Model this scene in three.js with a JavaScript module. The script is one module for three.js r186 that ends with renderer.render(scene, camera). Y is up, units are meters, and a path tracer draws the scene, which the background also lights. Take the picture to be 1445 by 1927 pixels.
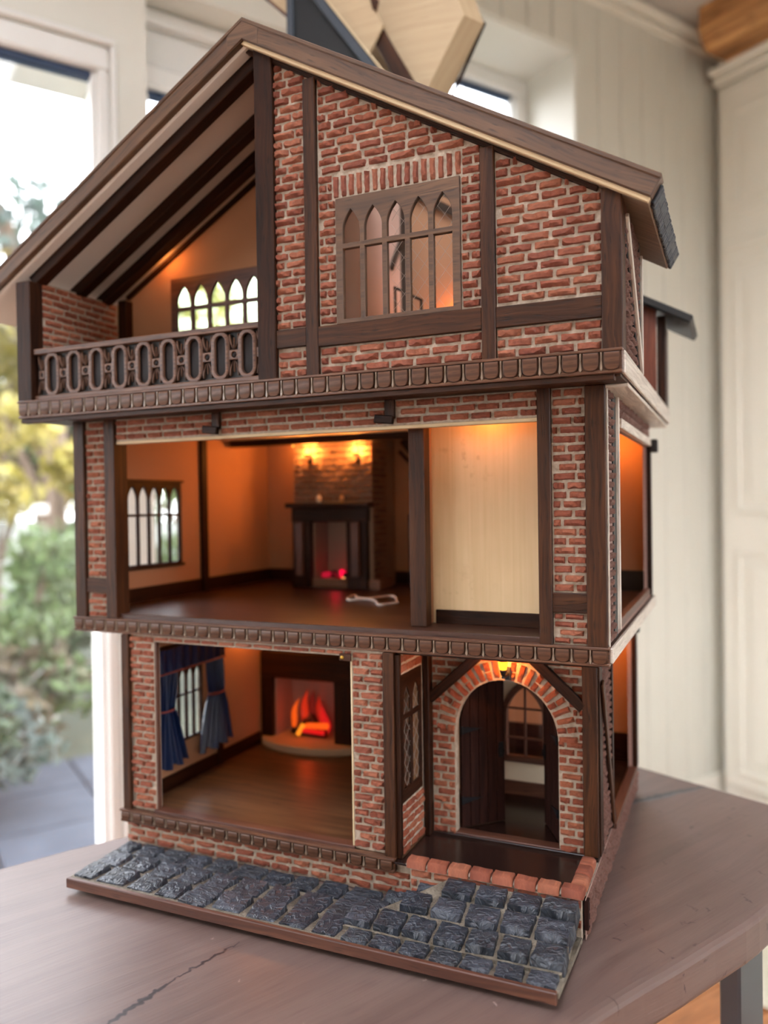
import * as THREE from 'three';
import { mergeGeometries, mergeVertices, toCreasedNormals } from 'three/addons/utils/BufferGeometryUtils.js';

// ------------------------------------------------------------------ camera, sky, exposure
const Y0 = 0.75;                       // height of the table top above the floor; house coordinates have y = 0 on the table
const V3 = THREE.Vector3, PI = Math.PI;
const scene = new THREE.Scene();
const renderer = new THREE.WebGLRenderer({ antialias: true });
renderer.toneMapping = THREE.LinearToneMapping;
renderer.toneMappingExposure = 2.25;
renderer.shadowMap.enabled = true;
const camera = new THREE.PerspectiveCamera(2 * Math.atan(963.5 / 1482) * 180 / PI, 1445 / 1927, 0.02, 200);
{
  const yaw = -0.4182, pitch = -0.0112, roll = -0.0144;
  const fwd = new V3(Math.sin(yaw) * Math.cos(pitch), Math.sin(pitch), -Math.cos(yaw) * Math.cos(pitch));
  const right = new V3(Math.cos(yaw), 0, Math.sin(yaw)), up = new V3().crossVectors(right, fwd);
  camera.position.set(0.8869, 0.4809 + Y0, 0.8773);
  camera.up.copy(right).multiplyScalar(-Math.sin(roll)).addScaledVector(up, Math.cos(roll));
  camera.lookAt(camera.position.clone().add(fwd));
  camera.focus = 0.86;
  camera.userData.fStop = 2.3;
}
{ // bright, lightly clouded sky
  const w = 512, h = 256, d = new Float32Array(w * h * 4);
  for (let j = 0; j < h; j++) for (let i = 0; i < w; i++) {
    const el = ((j + 0.5) / h - 0.5) * PI, az = i / w * 2 * PI, s = Math.max(0, Math.sin(el));
    const c = 0.5 + 0.28 * Math.sin(az * 2 + 3 * s) * Math.sin(az * 3 - 5 * s + 1) + 0.2 * Math.sin(az * 7 + 9 * s) * Math.sin(11 * s + az * 4);
    const k = Math.min(1, Math.max(0.25, c)), t = Math.pow(s, 0.5);
    const o = (j * w + i) * 4, lift = el < 0 ? 0.5 : 1;
    d[o] = lift * ((1 - t) * 1.0 + t * 0.86 * (0.7 + 0.5 * k));
    d[o + 1] = lift * ((1 - t) * 1.02 + t * 0.91 * (0.75 + 0.4 * k));
    d[o + 2] = lift * ((1 - t) * 1.04 + t * 1.0 * (0.85 + 0.25 * k));
    d[o + 3] = 1;
  }
  const t = new THREE.DataTexture(d, w, h, THREE.RGBAFormat, THREE.FloatType);
  t.mapping = THREE.EquirectangularReflectionMapping; t.magFilter = THREE.LinearFilter; t.needsUpdate = true;
  scene.background = t; scene.backgroundIntensity = 5.2;
}
const EX = new V3(Math.sin(33.5 * PI / 180), 0, -Math.cos(33.5 * PI / 180)), NX = new V3(Math.cos(33.5 * PI / 180), 0, Math.sin(33.5 * PI / 180));
const sun = new THREE.DirectionalLight(0xfff0d8, 0.8);
{ const dir = EX.clone().multiplyScalar(0.75).addScaledVector(NX, 0.28).add(new V3(0, 0.9, 0));
  sun.position.copy(dir.multiplyScalar(20)); sun.target.position.set(-3, 0, -1);
  const sc = sun.shadow.camera; sc.left = sc.bottom = -14; sc.right = sc.top = 14; sc.far = 60; scene.add(sun, sun.target); }

// ------------------------------------------------------------------ helpers
let seed = 7;
const rnd = () => { seed = (seed + 0x6d2b79f5) | 0; let t = Math.imul(seed ^ (seed >>> 15), 1 | seed); t = (t + Math.imul(t ^ (t >>> 7), 61 | t)) ^ t; return ((t ^ (t >>> 14)) >>> 0) / 4294967296; };
const rr = (a, b) => a + (b - a) * rnd();
const used = new Map();
const numbered = (n) => { const k = used.get(n) || 0; used.set(n, k + 1); return k ? `${n}_${String(k).padStart(3, '0')}` : n; };
const origin = new Map();
function thing(name, label, category, at = [0, 0, 0], group) {
  const o = new THREE.Group(); o.name = numbered(name); scene.add(o);
  o.position.set(at[0], at[1] + Y0, at[2]); origin.set(o, new V3(...at));
  o.userData = { label, category }; if (group) o.userData.group = group;
  return o;
}
function structure(name, at = [0, 0, 0]) {
  const o = new THREE.Group(); o.name = name; scene.add(o);
  o.position.set(at[0], at[1] + Y0, at[2]); origin.set(o, new V3(...at)); o.userData = { kind: 'structure' };
  return o;
}
const clean = (g) => { if (g.index) g = g.toNonIndexed(); for (const k of Object.keys(g.attributes)) if (!['position', 'normal', 'uv', 'color'].includes(k)) g.deleteAttribute(k); return g; };
const G = (...gs) => { gs = gs.flat(Infinity).map(clean); return gs.length === 1 ? gs[0] : mergeGeometries(gs); };
function part(name, geo, mat, parent, label, kind) {
  const m = new THREE.Mesh(G(geo), mat), o = origin.get(parent);
  m.geometry.translate(-o.x, -o.y, -o.z); m.name = name; parent.add(m); origin.set(m, o);
  if (label) m.userData.label = label; if (kind) m.userData.kind = kind;
  return m;
}
function placed(name, geo, mat, parent, x, y, z, turn) {   // a shared geometry put at a place in house coordinates
  const m = new THREE.Mesh(geo, mat), o = origin.get(parent);
  m.position.set(x - o.x, y - o.y, z - o.z); if (turn) m.rotation.set(...turn); m.name = name; parent.add(m); origin.set(m, o);
  return m;
}
// a box with chamfered edges, flat faces, uv in metres with u along the grain
function cbox(x0, x1, y0, y1, z0, z1, b = 0.001, grain) {
  const lo = [Math.min(x0, x1), Math.min(y0, y1), Math.min(z0, z1)], hi = [Math.max(x0, x1), Math.max(y0, y1), Math.max(z0, z1)];
  const size = hi.map((v, i) => v - lo[i]); b = Math.min(b, size[0] * 0.45, size[1] * 0.45, size[2] * 0.45);
  const ga = grain ? 'xyz'.indexOf(grain) : size.indexOf(Math.max(...size)), ou = rnd() * 3, ov = rnd() * 3;
  const c = lo.map((v, i) => (v + hi[i]) / 2), pos = [], nor = [], uv = [];
  const P = (a, s) => { const p = [0, 0, 0]; for (let i = 0; i < 3; i++) p[i] = s[i] > 0 ? (i === a ? hi[i] : hi[i] - b) : (i === a ? lo[i] : lo[i] + b); return p; };
  const poly = (pts) => {
    const u = new V3().subVectors(new V3(...pts[1]), new V3(...pts[0])), v = new V3().subVectors(new V3(...pts[2]), new V3(...pts[0])), n = u.cross(v).normalize();
    const ce = pts.reduce((s, p) => s.map((q, i) => q + p[i] / pts.length), [0, 0, 0]);
    if (n.x * (ce[0] - c[0]) + n.y * (ce[1] - c[1]) + n.z * (ce[2] - c[2]) < 0) { pts = pts.slice().reverse(); n.negate(); }
    const an = [Math.abs(n.x), Math.abs(n.y), Math.abs(n.z)], na = an.indexOf(Math.max(...an));
    const others = [0, 1, 2].filter((i) => i !== na), ua = others.includes(ga) ? ga : others[0], va = others.find((i) => i !== ua);
    for (let k = 1; k < pts.length - 1; k++) for (const p of [pts[0], pts[k], pts[k + 1]]) { pos.push(...p); nor.push(n.x, n.y, n.z); uv.push(p[ua] + ou, p[va] + ov); }
  };
  for (let a = 0; a < 3; a++) for (const s of [-1, 1]) { const [i, j] = [0, 1, 2].filter((k) => k !== a); poly([[-1, -1], [1, -1], [1, 1], [-1, 1]].map(([p, q]) => { const t = [0, 0, 0]; t[a] = s; t[i] = p; t[j] = q; return P(a, t); })); }
  if (b > 0) {
    for (let a = 0; a < 3; a++) { const [i, j] = [0, 1, 2].filter((k) => k !== a); for (const p of [-1, 1]) for (const q of [-1, 1]) { const s1 = [0, 0, 0], s2 = [0, 0, 0]; s1[i] = s2[i] = p; s1[j] = s2[j] = q; s1[a] = -1; s2[a] = 1; poly([P(i, s1), P(i, s2), P(j, s2), P(j, s1)]); } }
    for (const p of [-1, 1]) for (const q of [-1, 1]) for (const r of [-1, 1]) poly([P(0, [p, q, r]), P(1, [p, q, r]), P(2, [p, q, r])]);
  }
  const g = new THREE.BufferGeometry();
  g.setAttribute('position', new THREE.Float32BufferAttribute(pos, 3)); g.setAttribute('normal', new THREE.Float32BufferAttribute(nor, 3)); g.setAttribute('uv', new THREE.Float32BufferAttribute(uv, 2));
  return g;
}
// a bar lying in a plane z = const from (xa, ya) to (xb, yb); off moves it sideways (to the left of its direction)
function bar(xa, ya, xb, yb, w, z0, z1, b = 0.001, off = 0) {
  const L = Math.hypot(xb - xa, yb - ya), g = cbox(0, L, -w / 2 + off, w / 2 + off, z0, z1, b, 'x');
  g.rotateZ(Math.atan2(yb - ya, xb - xa)); g.translate(xa, ya, 0); return g;
}
const shapeOf = (pts, holes = []) => { const s = new THREE.Shape(pts.map((p) => new THREE.Vector2(...p))); for (const h of holes) s.holes.push(Array.isArray(h) ? new THREE.Path(h.map((p) => new THREE.Vector2(...p))) : h); return s; };
const rect = (a, b, c, d) => [[a, c], [b, c], [b, d], [a, d]];
function wallZ(shape, z0, z1, bevel = 0, swap = false) {    // a panel in the plane z, outline in (x, y)
  const g = new THREE.ExtrudeGeometry(shape, { depth: z1 - z0 - 2 * bevel, bevelEnabled: bevel > 0, bevelSize: bevel, bevelThickness: bevel, bevelOffset: -bevel, bevelSegments: 1, curveSegments: 14 });
  g.translate(0, 0, z0 + bevel); if (swap) { const u = g.attributes.uv; for (let i = 0; i < u.count; i++) u.setXY(i, u.getY(i), u.getX(i)); } return g;
}
function wallX(shape, x0, x1, bevel = 0, swap = false) {    // a panel in the plane x, outline in (-z, y)
  const g = wallZ(shape, x0, x1, bevel, swap); g.rotateY(PI / 2); return g;
}
const rectZ = (za, zb, c, d) => rect(-Math.max(za, zb), -Math.min(za, zb), c, d);
const cyl = (r0, r1, h, x, y, z, n = 14) => { const g = new THREE.CylinderGeometry(r0, r1, h, n); g.translate(x, y + h / 2, z); return g; };
const ball = (r, x, y, z, n = 12) => { const g = new THREE.SphereGeometry(r, n, Math.ceil(n * 0.7)); g.translate(x, y, z); return g; };
const lathe = (pts, x, y, z, n = 20) => { const g = new THREE.LatheGeometry(pts.map((p) => new THREE.Vector2(...p)), n); g.translate(x, y, z); return g; };
const tube = (pts, r, seg = 40, n = 7) => new THREE.TubeGeometry(new THREE.CatmullRomCurve3(pts.map((p) => new V3(...p))), seg, r, n);

// ------------------------------------------------------------------ noise and textures
const hash = (x, y, s) => { let h = Math.imul(x, 374761393) + Math.imul(y, 668265263) + Math.imul(s, 1274126177); h = Math.imul(h ^ (h >>> 13), 1274126177); return ((h ^ (h >>> 16)) >>> 0) / 4294967296; };
function vnoise(x, y, px, py, s) {   // value noise that repeats after px, py cells
  const ix = Math.floor(x), iy = Math.floor(y), fx = x - ix, fy = y - iy, a = fx * fx * (3 - 2 * fx), b = fy * fy * (3 - 2 * fy), m = (v, p) => ((v % p) + p) % p;
  const h = (i, j) => hash(m(ix + i, px), m(iy + j, py), s);
  return (h(0, 0) * (1 - a) + h(1, 0) * a) * (1 - b) + (h(0, 1) * (1 - a) + h(1, 1) * a) * b;
}
const fbm = (u, v, fx, fy, s, o = 4) => { let t = 0, a = 0.5, n = 0; for (let i = 0; i < o; i++) { t += a * vnoise(u * fx, v * fy, fx, fy, s + i); n += a; fx *= 2; fy *= 2; a *= 0.5; } return t / n; };
function tex(w, h, f, srgb, repeat) {
  const d = new Uint8Array(w * h * 4);
  for (let j = 0; j < h; j++) for (let i = 0; i < w; i++) { const c = f(i / w, j / h), o = (j * w + i) * 4; if (typeof c === 'number') { d[o] = d[o + 1] = d[o + 2] = Math.max(0, Math.min(255, c * 255)); } else for (let k = 0; k < 3; k++) d[o + k] = Math.max(0, Math.min(255, c[k])); d[o + 3] = 255; }
  const t = new THREE.DataTexture(d, w, h); t.wrapS = t.wrapT = THREE.RepeatWrapping; t.magFilter = THREE.LinearFilter; t.minFilter = THREE.LinearMipmapLinearFilter; t.generateMipmaps = true;
  if (srgb) t.colorSpace = THREE.SRGBColorSpace; if (repeat) t.repeat.set(...repeat); t.needsUpdate = true; return t;
}
const mix = (a, b, t) => a.map((v, i) => v + (b[i] - v) * t);
const woodGrain = (u, v, s) => { const wob = fbm(u, v, 2, 3, s + 40, 3) * 0.16; const streak = fbm(u, v + wob, 3, 40, s, 3), pores = fbm(u, v + wob, 14, 110, s + 9, 2); return { streak, pores: pores > 0.66 ? (pores - 0.66) * 3 : 0, slow: fbm(u, v, 2, 4, s + 20, 3) }; };
const woodTex = (dark, mid, light, s, size) => {
  const col = tex(512, 256, (u, v) => { const g = woodGrain(u, v, s); let c = mix(mid, light, Math.max(0, Math.min(1, (g.streak - 0.45) * 2.6))); c = mix(c, dark, Math.min(0.85, g.pores * 1.0 + Math.max(0, 0.45 - g.streak) * 1.8)); return mix(c, dark, (0.5 - g.slow) * 0.7 + 0.05); }, true, [1 / size, 2 / size]);
  const bmp = tex(512, 256, (u, v) => { const g = woodGrain(u, v, s); return 0.55 + 0.4 * (g.streak - 0.5) - g.pores * 0.5; }, false, [1 / size, 2 / size]);
  return { map: col, bumpMap: bmp };
};
const S = (o) => new THREE.MeshStandardMaterial(o), PH = (o) => new THREE.MeshPhysicalMaterial(o);
const oakT = woodTex([38, 25, 15], [80, 53, 34], [104, 74, 48], 3, 0.22);
const M = {};
M.oak = PH({ specularIntensity: 0.5, ...oakT, color: 0xb89a7c, roughness: 0.5, bumpScale: 0.0005 });
M.oakDark = PH({ specularIntensity: 0.35, ...oakT, color: 0x866c5a, roughness: 0.5, bumpScale: 0.0004 });
M.oakRed = S({ ...woodTex([52, 27, 19], [86, 51, 37], [108, 68, 49], 13, 0.3), roughness: 0.48, bumpScale: 0.0003 });
M.carved = PH({ specularIntensity: 0.6, ...woodTex([46, 30, 21], [90, 60, 45], [116, 82, 62], 241, 0.2), roughness: 0.32, bumpScale: 0.00015 });
M.floorWood = S({ ...woodTex([36, 20, 16], [58, 34, 25], [74, 45, 33], 23, 0.4), roughness: 0.33, bumpScale: 0.0001 });
M.floorBrown = S({ ...woodTex([56, 36, 22], [88, 60, 38], [108, 76, 50], 29, 0.4), roughness: 0.4, bumpScale: 0.0001 });
M.porchFloor = S({ ...woodTex([24, 14, 12], [38, 24, 20], [50, 32, 26], 31, 0.3), roughness: 0.22, bumpScale: 0.00005 });
M.dart = S({ color: 0x84705f, roughness: 0.25 });
M.black = S({ color: 0x14110f, roughness: 0.55 });
M.iron = PH({ color: 0x17171a, roughness: 0.75, metalness: 0.1, specularIntensity: 0.3 });
M.ply = S({ ...woodTex([182, 154, 118], [205, 180, 142], [222, 200, 164], 41, 0.35), roughness: 0.65, bumpScale: 0.0001 });
M.panelPaint = S({ map: tex(512, 512, (u, v) => { const st = fbm(v, u, 90, 3, 51, 2) - 0.5, n = fbm(u, v, 6, 6, 55, 4), sc = Math.max(0, fbm(u, v, 22, 26, 61, 3) - 0.66) * (Math.exp(-((u - 0.3) ** 2 + (v - 0.62) ** 2) * 60) + Math.exp(-((u - 0.62) ** 2 + (v - 0.6) ** 2) * 70)) * 6; return [204 + st * 12 + (n - 0.5) * 8 - sc * 22, 174 + st * 12 + (n - 0.5) * 8 - sc * 22, 132 + st * 14 + (n - 0.5) * 8 - sc * 18]; }, true, [4, 4]), bumpMap: tex(256, 256, (u, v) => fbm(v, u, 70, 3, 51, 2), false, [4, 4]), bumpScale: 0.0002, roughness: 0.5 });
const plasterBump = tex(256, 256, (u, v) => fbm(u, v, 40, 40, 71, 3), false, [6, 6]);
M.plaster = S({ color: 0xa67857, roughness: 0.85, bumpMap: plasterBump, bumpScale: 0.0002 });
M.plasterPale = S({ color: 0xe0cdb2, roughness: 0.85, bumpMap: plasterBump, bumpScale: 0.0002 });
M.ceilWhite = S({ color: 0xcfc0b2, roughness: 0.8 });
const gritty = tex(256, 256, (u, v) => fbm(u, v, 24, 24, 81, 5), false, [22, 22]);
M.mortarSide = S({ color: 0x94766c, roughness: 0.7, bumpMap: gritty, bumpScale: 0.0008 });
M.mortar = S({ map: tex(256, 256, (u, v) => { const n = fbm(u, v, 30, 30, 85, 4) - 0.5; return [164 + n * 50, 146 + n * 50, 128 + n * 48]; }, true, [9, 9]), bumpMap: gritty, bumpScale: 0.0006, roughness: 0.9 });
const brickMap = tex(256, 256, (u, v) => { const n = fbm(u, v, 8, 8, 91, 5) - 0.5, f = Math.max(0, fbm(u, v, 30, 30, 95, 3) - 0.6); return [224 + n * 60 + f * 60, 214 + n * 70 + f * 110, 206 + n * 74 + f * 120]; }, true, [0.9, 0.5]);
M.brick = [0xd17a5a, 0xc66e4f, 0xda8663, 0xbc664a].map((c) => S({ color: c, map: brickMap, roughness: 0.6, bumpMap: gritty, bumpScale: 0.0008 }));
M.brickMany = S({ color: 0xffffff, vertexColors: true, map: brickMap, roughness: 0.6, bumpMap: gritty, bumpScale: 0.0008 });
M.slate = S({ map: tex(256, 256, (u, v) => { const n = fbm(u, v, 7, 7, 101, 5) - 0.5; return [48 + n * 60, 53 + n * 62, 62 + n * 64]; }, true, [10, 10]), bumpMap: gritty, bumpScale: 0.0012, roughness: 0.5 });
const swirl = tex(256, 256, (u, v) => { const w = fbm(u, v, 4, 4, 401, 3), a = fbm(u + w * 0.35, v - w * 0.3, 6, 6, 405, 4); return 1 - Math.abs(2 * a - 1) * 2.2; }, false, [22, 22]);
M.stone = [0x3c4149, 0x343941, 0x444850, 0x373b41].map((c) => S({ color: c, map: tex(128, 128, (u, v) => { const n = fbm(u, v, 6, 6, 111 + c % 17, 5) - 0.5, f = Math.max(0, fbm(u, v, 12, 12, 115 + c % 13, 3) - 0.62); return [205 + n * 130 + f * 200, 205 + n * 130 + f * 200, 208 + n * 130 + f * 200]; }, true, [12, 12]), bumpMap: swirl, bumpScale: 0.0011, roughness: 0.36 }));
M.grout = S({ map: tex(128, 128, (u, v) => { const n = fbm(u, v, 12, 12, 121, 4) - 0.5; return [104 + n * 80, 94 + n * 78, 80 + n * 74]; }, true, [8, 8]), bumpMap: gritty, bumpScale: 0.0012, roughness: 0.9 });
M.glass = PH({ color: 0xffffff, transmission: 1, thickness: 0, roughness: 0.02, ior: 1.45 });
M.glassOld = PH({ color: 0xf4f2ea, transmission: 1, thickness: 0, roughness: 0.12, ior: 1.45 });
M.lead = S({ color: 0x9a8c82, roughness: 0.4, metalness: 0.3 });
M.white = S({ color: 0xe9e6df, roughness: 0.45 });
M.brass = S({ color: 0xa8843a, roughness: 0.35, metalness: 0.9 });
M.bulb = (c, k) => S({ color: 0x201008, emissive: c, emissiveIntensity: k, roughness: 0.4 });

function lamp(x, y, z, color, power, name = 'lamp_light', soft = 0.2) { const l = new THREE.PointLight(color, power * 1.6, 0, 2); l.position.set(x, y + Y0, z); l.shadow.radius = soft; l.name = name; scene.add(l); return l; }

// ------------------------------------------------------------------ the room: walls, windows, floor, ceiling
const CX = new V3(0.8319, 0, -2.6227);                                   // foot of the far corner; t runs along the window wall, n into the room
const roomM = new THREE.Matrix4().makeBasis(EX, new V3(0, 1, 0), NX).setPosition(CX.x, 0, CX.z);
const room = (...gs) => { const g = G(...gs); g.applyMatrix4(roomM); return g; };
const FY = -Y0, CY = 2.311, T0 = -6.2, N1 = 3.4;                          // floor, ceiling, far ends of the room
M.wallPaint = S({ color: 0xe2dfd5, roughness: 0.6, bumpMap: plasterBump, bumpScale: 0.0003 });
M.board = S({ color: 0xdedbcf, roughness: 0.5, bumpMap: tex(128, 256, (u, v) => fbm(u, v, 20, 3, 131, 3), false, [3, 3]), bumpScale: 0.0004 });
M.cream = S({ color: 0xeeeade, roughness: 0.42, bumpMap: plasterBump, bumpScale: 0.0002 });
M.frame = S({ color: 0xe8e6e2, roughness: 0.4 });
M.ceiling = S({ color: 0xcdc6be, roughness: 0.85, bumpMap: plasterBump, bumpScale: 0.0005 });
M.gasket = S({ color: 0x2c3f5c, roughness: 0.6 });
M.plank = S({ ...woodTex([120, 72, 40], [168, 108, 66], [190, 130, 84], 141, 1.2), roughness: 0.4, bumpScale: 0.0004 });
M.timber = S({ ...woodTex([104, 66, 34], [176, 122, 72], [212, 160, 104], 147, 0.9), roughness: 0.6, bumpScale: 0.002 });

const wallBack = structure('wall_back');
const H1 = rect(-3.55, -2.40, -0.62, 1.60), H2 = rect(-2.31, -1.78, -0.62, 1.79), H3 = rect(-1.36, -0.81, 0.15, 2.055), H4 = rect(-5.85, -3.95, -0.62, 1.95);
part('plaster', room(wallZ(shapeOf(rect(T0, 0.3, FY, CY + 0.05), [H1, H2, H3, H4]), -0.3, 0)), M.wallPaint, wallBack);
for (let k = 0; k < 7; k++) {                                             // tongue and groove boards, each with its own edges
  const a = -0.81 + k * 0.116, b = Math.min(0, a + 0.1125);
  part('board', room(cbox(a, b, FY, 2.25, 0, 0.012, 0.004, 'y')), M.board, wallBack);
}
for (let k = 0; k < 5; k++) part('board', room(cbox(-1.37 + k * 0.112, -1.262 + k * 0.112, 2.06, 2.25, 0, 0.012, 0.004, 'y')), M.board, wallBack);
part('crown_moulding', room(cbox(T0, 0, 2.245, 2.275, 0, 0.03, 0.008, 'x'), cbox(T0, 0, 2.275, CY, 0, 0.06, 0.015, 'x')), M.cream, wallBack);
part('reveal_corner', room(cbox(-0.822, -0.803, 0.15, 2.055, -0.004, 0.016, 0.003, 'y')), M.wallPaint, wallBack);
const baseB = structure('baseboard_back'); part('baseboard', room(cbox(-0.8, 0, FY, FY + 0.12, 0.012, 0.03, 0.004, 'x')), M.cream, baseB);

let wn = 0;
function roomWindow(t0, t1, h0, h1, m, bars, blind = true, casing = 0.05, stile = 0.058) {       // white casement with a dark strip under its head
  const w = structure('window_' + (++wn)), f = 0.058, g = stile;
  part('window_frame', room(cbox(t0, t1, h1 - f, h1, m - 0.03, m + 0.03, 0.006, 'x'), cbox(t0, t1, h0, h0 + f, m - 0.03, m + 0.03, 0.006, 'x'), cbox(t0, t0 + f, h0 + f, h1 - f, m - 0.03, m + 0.03, 0.006, 'y'), cbox(t1 - g, t1, h0 + f, h1 - f, m - 0.03, m + 0.03, 0.006, 'y'),
    cbox(t1 - g - 0.012, t1 - g + 0.002, h0 + f, h1 - f, m - 0.022, m + 0.012, 0.004, 'y'), cbox(t0 + f - 0.002, t0 + f + 0.018, h0 + f, h1 - f, m - 0.022, m + 0.012, 0.004, 'y')), M.frame, w);
  for (const b of bars) part('mullion', room(cbox(b - 0.03, b + 0.03, h0 + f, h1 - f, m - 0.03, m + 0.03, 0.006, 'y')), M.frame, w);
  if (blind) part('gasket', room(cbox(t0 + f, t1 - g, h1 - f - 0.017, h1 - f, m - 0.02, m + 0.01, 0.002, 'x')), M.gasket, w);
  const xs = [t0 + f, ...bars.flatMap((b) => [b - 0.03, b + 0.03]), t1 - g];
  for (let i = 0; i < xs.length; i += 2) part('pane', room(cbox(xs[i] - 0.004, xs[i + 1] + 0.004, h0 + f - 0.004, h1 - f + 0.004, m - 0.006, m - 0.002, 0)), M.glass, w).castShadow = false;
  if (casing) part('casing', room(cbox(t0 - 0.005, t1 + casing * 0.5, h1, h1 + casing * 0.55, 0.0, 0.014, 0.004, 'x'), cbox(t1, t1 + casing * 0.5, h0, h1, 0.0, 0.014, 0.004, 'y')), M.frame, w);
}
roomWindow(-3.55, -2.40, -0.62, 1.60, -0.03, [], true, 0.03, 0.03);
roomWindow(-2.352, -1.78, -0.62, 1.64, -0.12, [], true, 0);
{ const w = structure('trim_1'); part('header_panel', room(cbox(-2.31, -1.78, 1.64, 1.745, -0.14, -0.115, 0.004, 'x'), cbox(-2.31, -1.78, 1.745, 1.785, -0.14, -0.085, 0.006, 'x')), M.frame, w); }
roomWindow(-1.36, -0.81, 0.15, 2.055, -0.26, [], true, 0);
roomWindow(-5.85, -3.95, -0.62, 1.95, -0.05, [-5.2, -4.55]);

const wallRight = structure('wall_right'); part('plaster', room(cbox(0, 0.3, FY, CY + 0.05, 0, N1 + 0.3, 0)), M.wallPaint, wallRight);
const wallFront = structure('wall_front');
part('plaster', room(wallZ(shapeOf(rect(T0, 0.3, FY, CY + 0.05), [rect(-1.95, -0.7, -0.1, 1.8)]), N1, N1 + 0.3)), M.wallPaint, wallFront);
const wallLeft = structure('wall_left');
{ const g = wallX(shapeOf(rectZ(-0.3, N1 + 0.3, FY, CY + 0.05), [rectZ(0.2, 1.5, -0.3, 1.5)]), T0 - 0.3, T0); g.applyMatrix4(roomM); part('plaster', g, M.wallPaint, wallLeft); }
{ const w = structure('window_' + (++wn)), X = T0 - 0.09; part('window_frame', room(...[[0.2, 0.26], [0.82, 0.88], [1.44, 1.5]].map(([p, q]) => cbox(X, X + 0.06, -0.3, 1.5, p, q, 0.005, 'y')), cbox(X, X + 0.06, -0.3, -0.24, 0.2, 1.5, 0.005, 'z'), cbox(X, X + 0.06, 1.44, 1.5, 0.2, 1.5, 0.005, 'z')), M.frame, w);
  for (const [p, q] of [[0.26, 0.82], [0.88, 1.44]]) part('pane', room(cbox(X + 0.03, X + 0.034, -0.24, 1.44, p, q, 0)), M.glass, w); }
{ const w = structure('window_' + (++wn));
  part('window_frame', room(...[[-1.95, -1.89], [-1.355, -1.295], [-0.76, -0.7]].map(([p, q]) => cbox(p, q, -0.1, 1.8, N1 + 0.04, N1 + 0.1, 0.005, 'y')), cbox(-1.95, -0.7, -0.1, -0.04, N1 + 0.04, N1 + 0.1, 0.005, 'x'), cbox(-1.95, -0.7, 1.74, 1.8, N1 + 0.04, N1 + 0.1, 0.005, 'x')), M.frame, w);
  for (const [p, q] of [[-1.89, -1.355], [-1.295, -0.76]]) part('pane', room(cbox(p, q, -0.04, 1.74, N1 + 0.07, N1 + 0.074, 0)), M.glass, w).castShadow = false; }
const ceil = structure('ceiling'); { const g = new THREE.ExtrudeGeometry(shapeOf(rect(T0 - 0.3, 0.3, -N1 - 0.3, 0.3), [rect(-4.3, -2.3, -2.7, -1.3)]), { depth: 0.2, bevelEnabled: false }); g.rotateX(-PI / 2); g.translate(0, CY, 0); part('plaster', room(g), M.ceiling, ceil); }
{ const w = structure('window_' + (++wn)), y0 = CY + 0.08, y1 = CY + 0.14;                 // rooflight over the near end of the room
  part('window_frame', room(cbox(-4.3, -2.3, y0, y1, 1.3, 1.36, 0.004), cbox(-4.3, -2.3, y0, y1, 2.64, 2.7, 0.004), ...[[-4.3, -4.24], [-3.33, -3.27], [-2.36, -2.3]].map(([p, q]) => cbox(p, q, y0, y1, 1.36, 2.64, 0.004))), M.frame, w);
  for (const [p, q] of [[-4.24, -3.33], [-3.27, -2.36]]) part('pane', room(cbox(p, q, y0 + 0.03, y0 + 0.034, 1.36, 2.64, 0)), M.glass, w); }
const floor = structure('floor'); part('subfloor', room(cbox(T0 - 0.3, 0.3, FY - 0.2, FY - 0.016, -0.3, N1 + 0.3, 0)), M.plank, floor);
for (let i = 0; i < 27; i++) for (let k = 0; k < 3; k++) { const a = T0 + k * 2.07, n0 = i * 0.126; part('plank', room(cbox(a, a + 2.066, FY - 0.018, FY, n0, n0 + 0.1245, 0.002, 'x')), M.plank, floor); }

// cream built-in cupboard in the corner, a rough beam above it
{
  const c = thing('built_in_cupboard', 'tall cream panelled cupboard with raised door panels in the corner under the timber beam', 'cupboard', [CX.x, FY, CX.z]);
  part('carcass', room(cbox(-0.06, -0.002, FY + 0.002, 2.1, 0.055, 1.1, 0.003, 'y')), M.cream, c);
  part('cornice', room(cbox(-0.1, -0.002, 2.1, 2.13, 0.05, 1.12, 0.01, 'z'), cbox(-0.13, -0.002, 2.13, 2.162, 0.05, 1.14, 0.012, 'z')), M.cream, c);
  for (const [a, b] of [[0.075, 0.57], [0.58, 1.07]]) {
    const d = part('door', room(cbox(-0.085, -0.06, FY + 0.1, 2.07, a, b, 0.004, 'y')), M.cream, c);
    for (const [h0, h1] of [[1.56, 1.98], [0.42, 1.40], [-0.6, 0.28]]) {
      part('moulding', room(cbox(-0.095, -0.085, h0, h0 + 0.022, a + 0.06, b - 0.06, 0.005, 'z'), cbox(-0.095, -0.085, h1 - 0.022, h1, a + 0.06, b - 0.06, 0.005, 'z'), cbox(-0.095, -0.085, h0 + 0.022, h1 - 0.022, a + 0.06, a + 0.082, 0.005, 'y'), cbox(-0.095, -0.085, h0 + 0.022, h1 - 0.022, b - 0.082, b - 0.06, 0.005, 'y')), M.cream, d);
      part('raised_panel', room(cbox(-0.094, -0.085, h0 + 0.06, h1 - 0.06, a + 0.12, b - 0.12, 0.008, 'y')), M.cream, d);
    }
    part('middle_rail', room(cbox(-0.1, -0.085, 1.44, 1.475, a + 0.002, b - 0.002, 0.006, 'z')), M.cream, d);
  }
}
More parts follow.
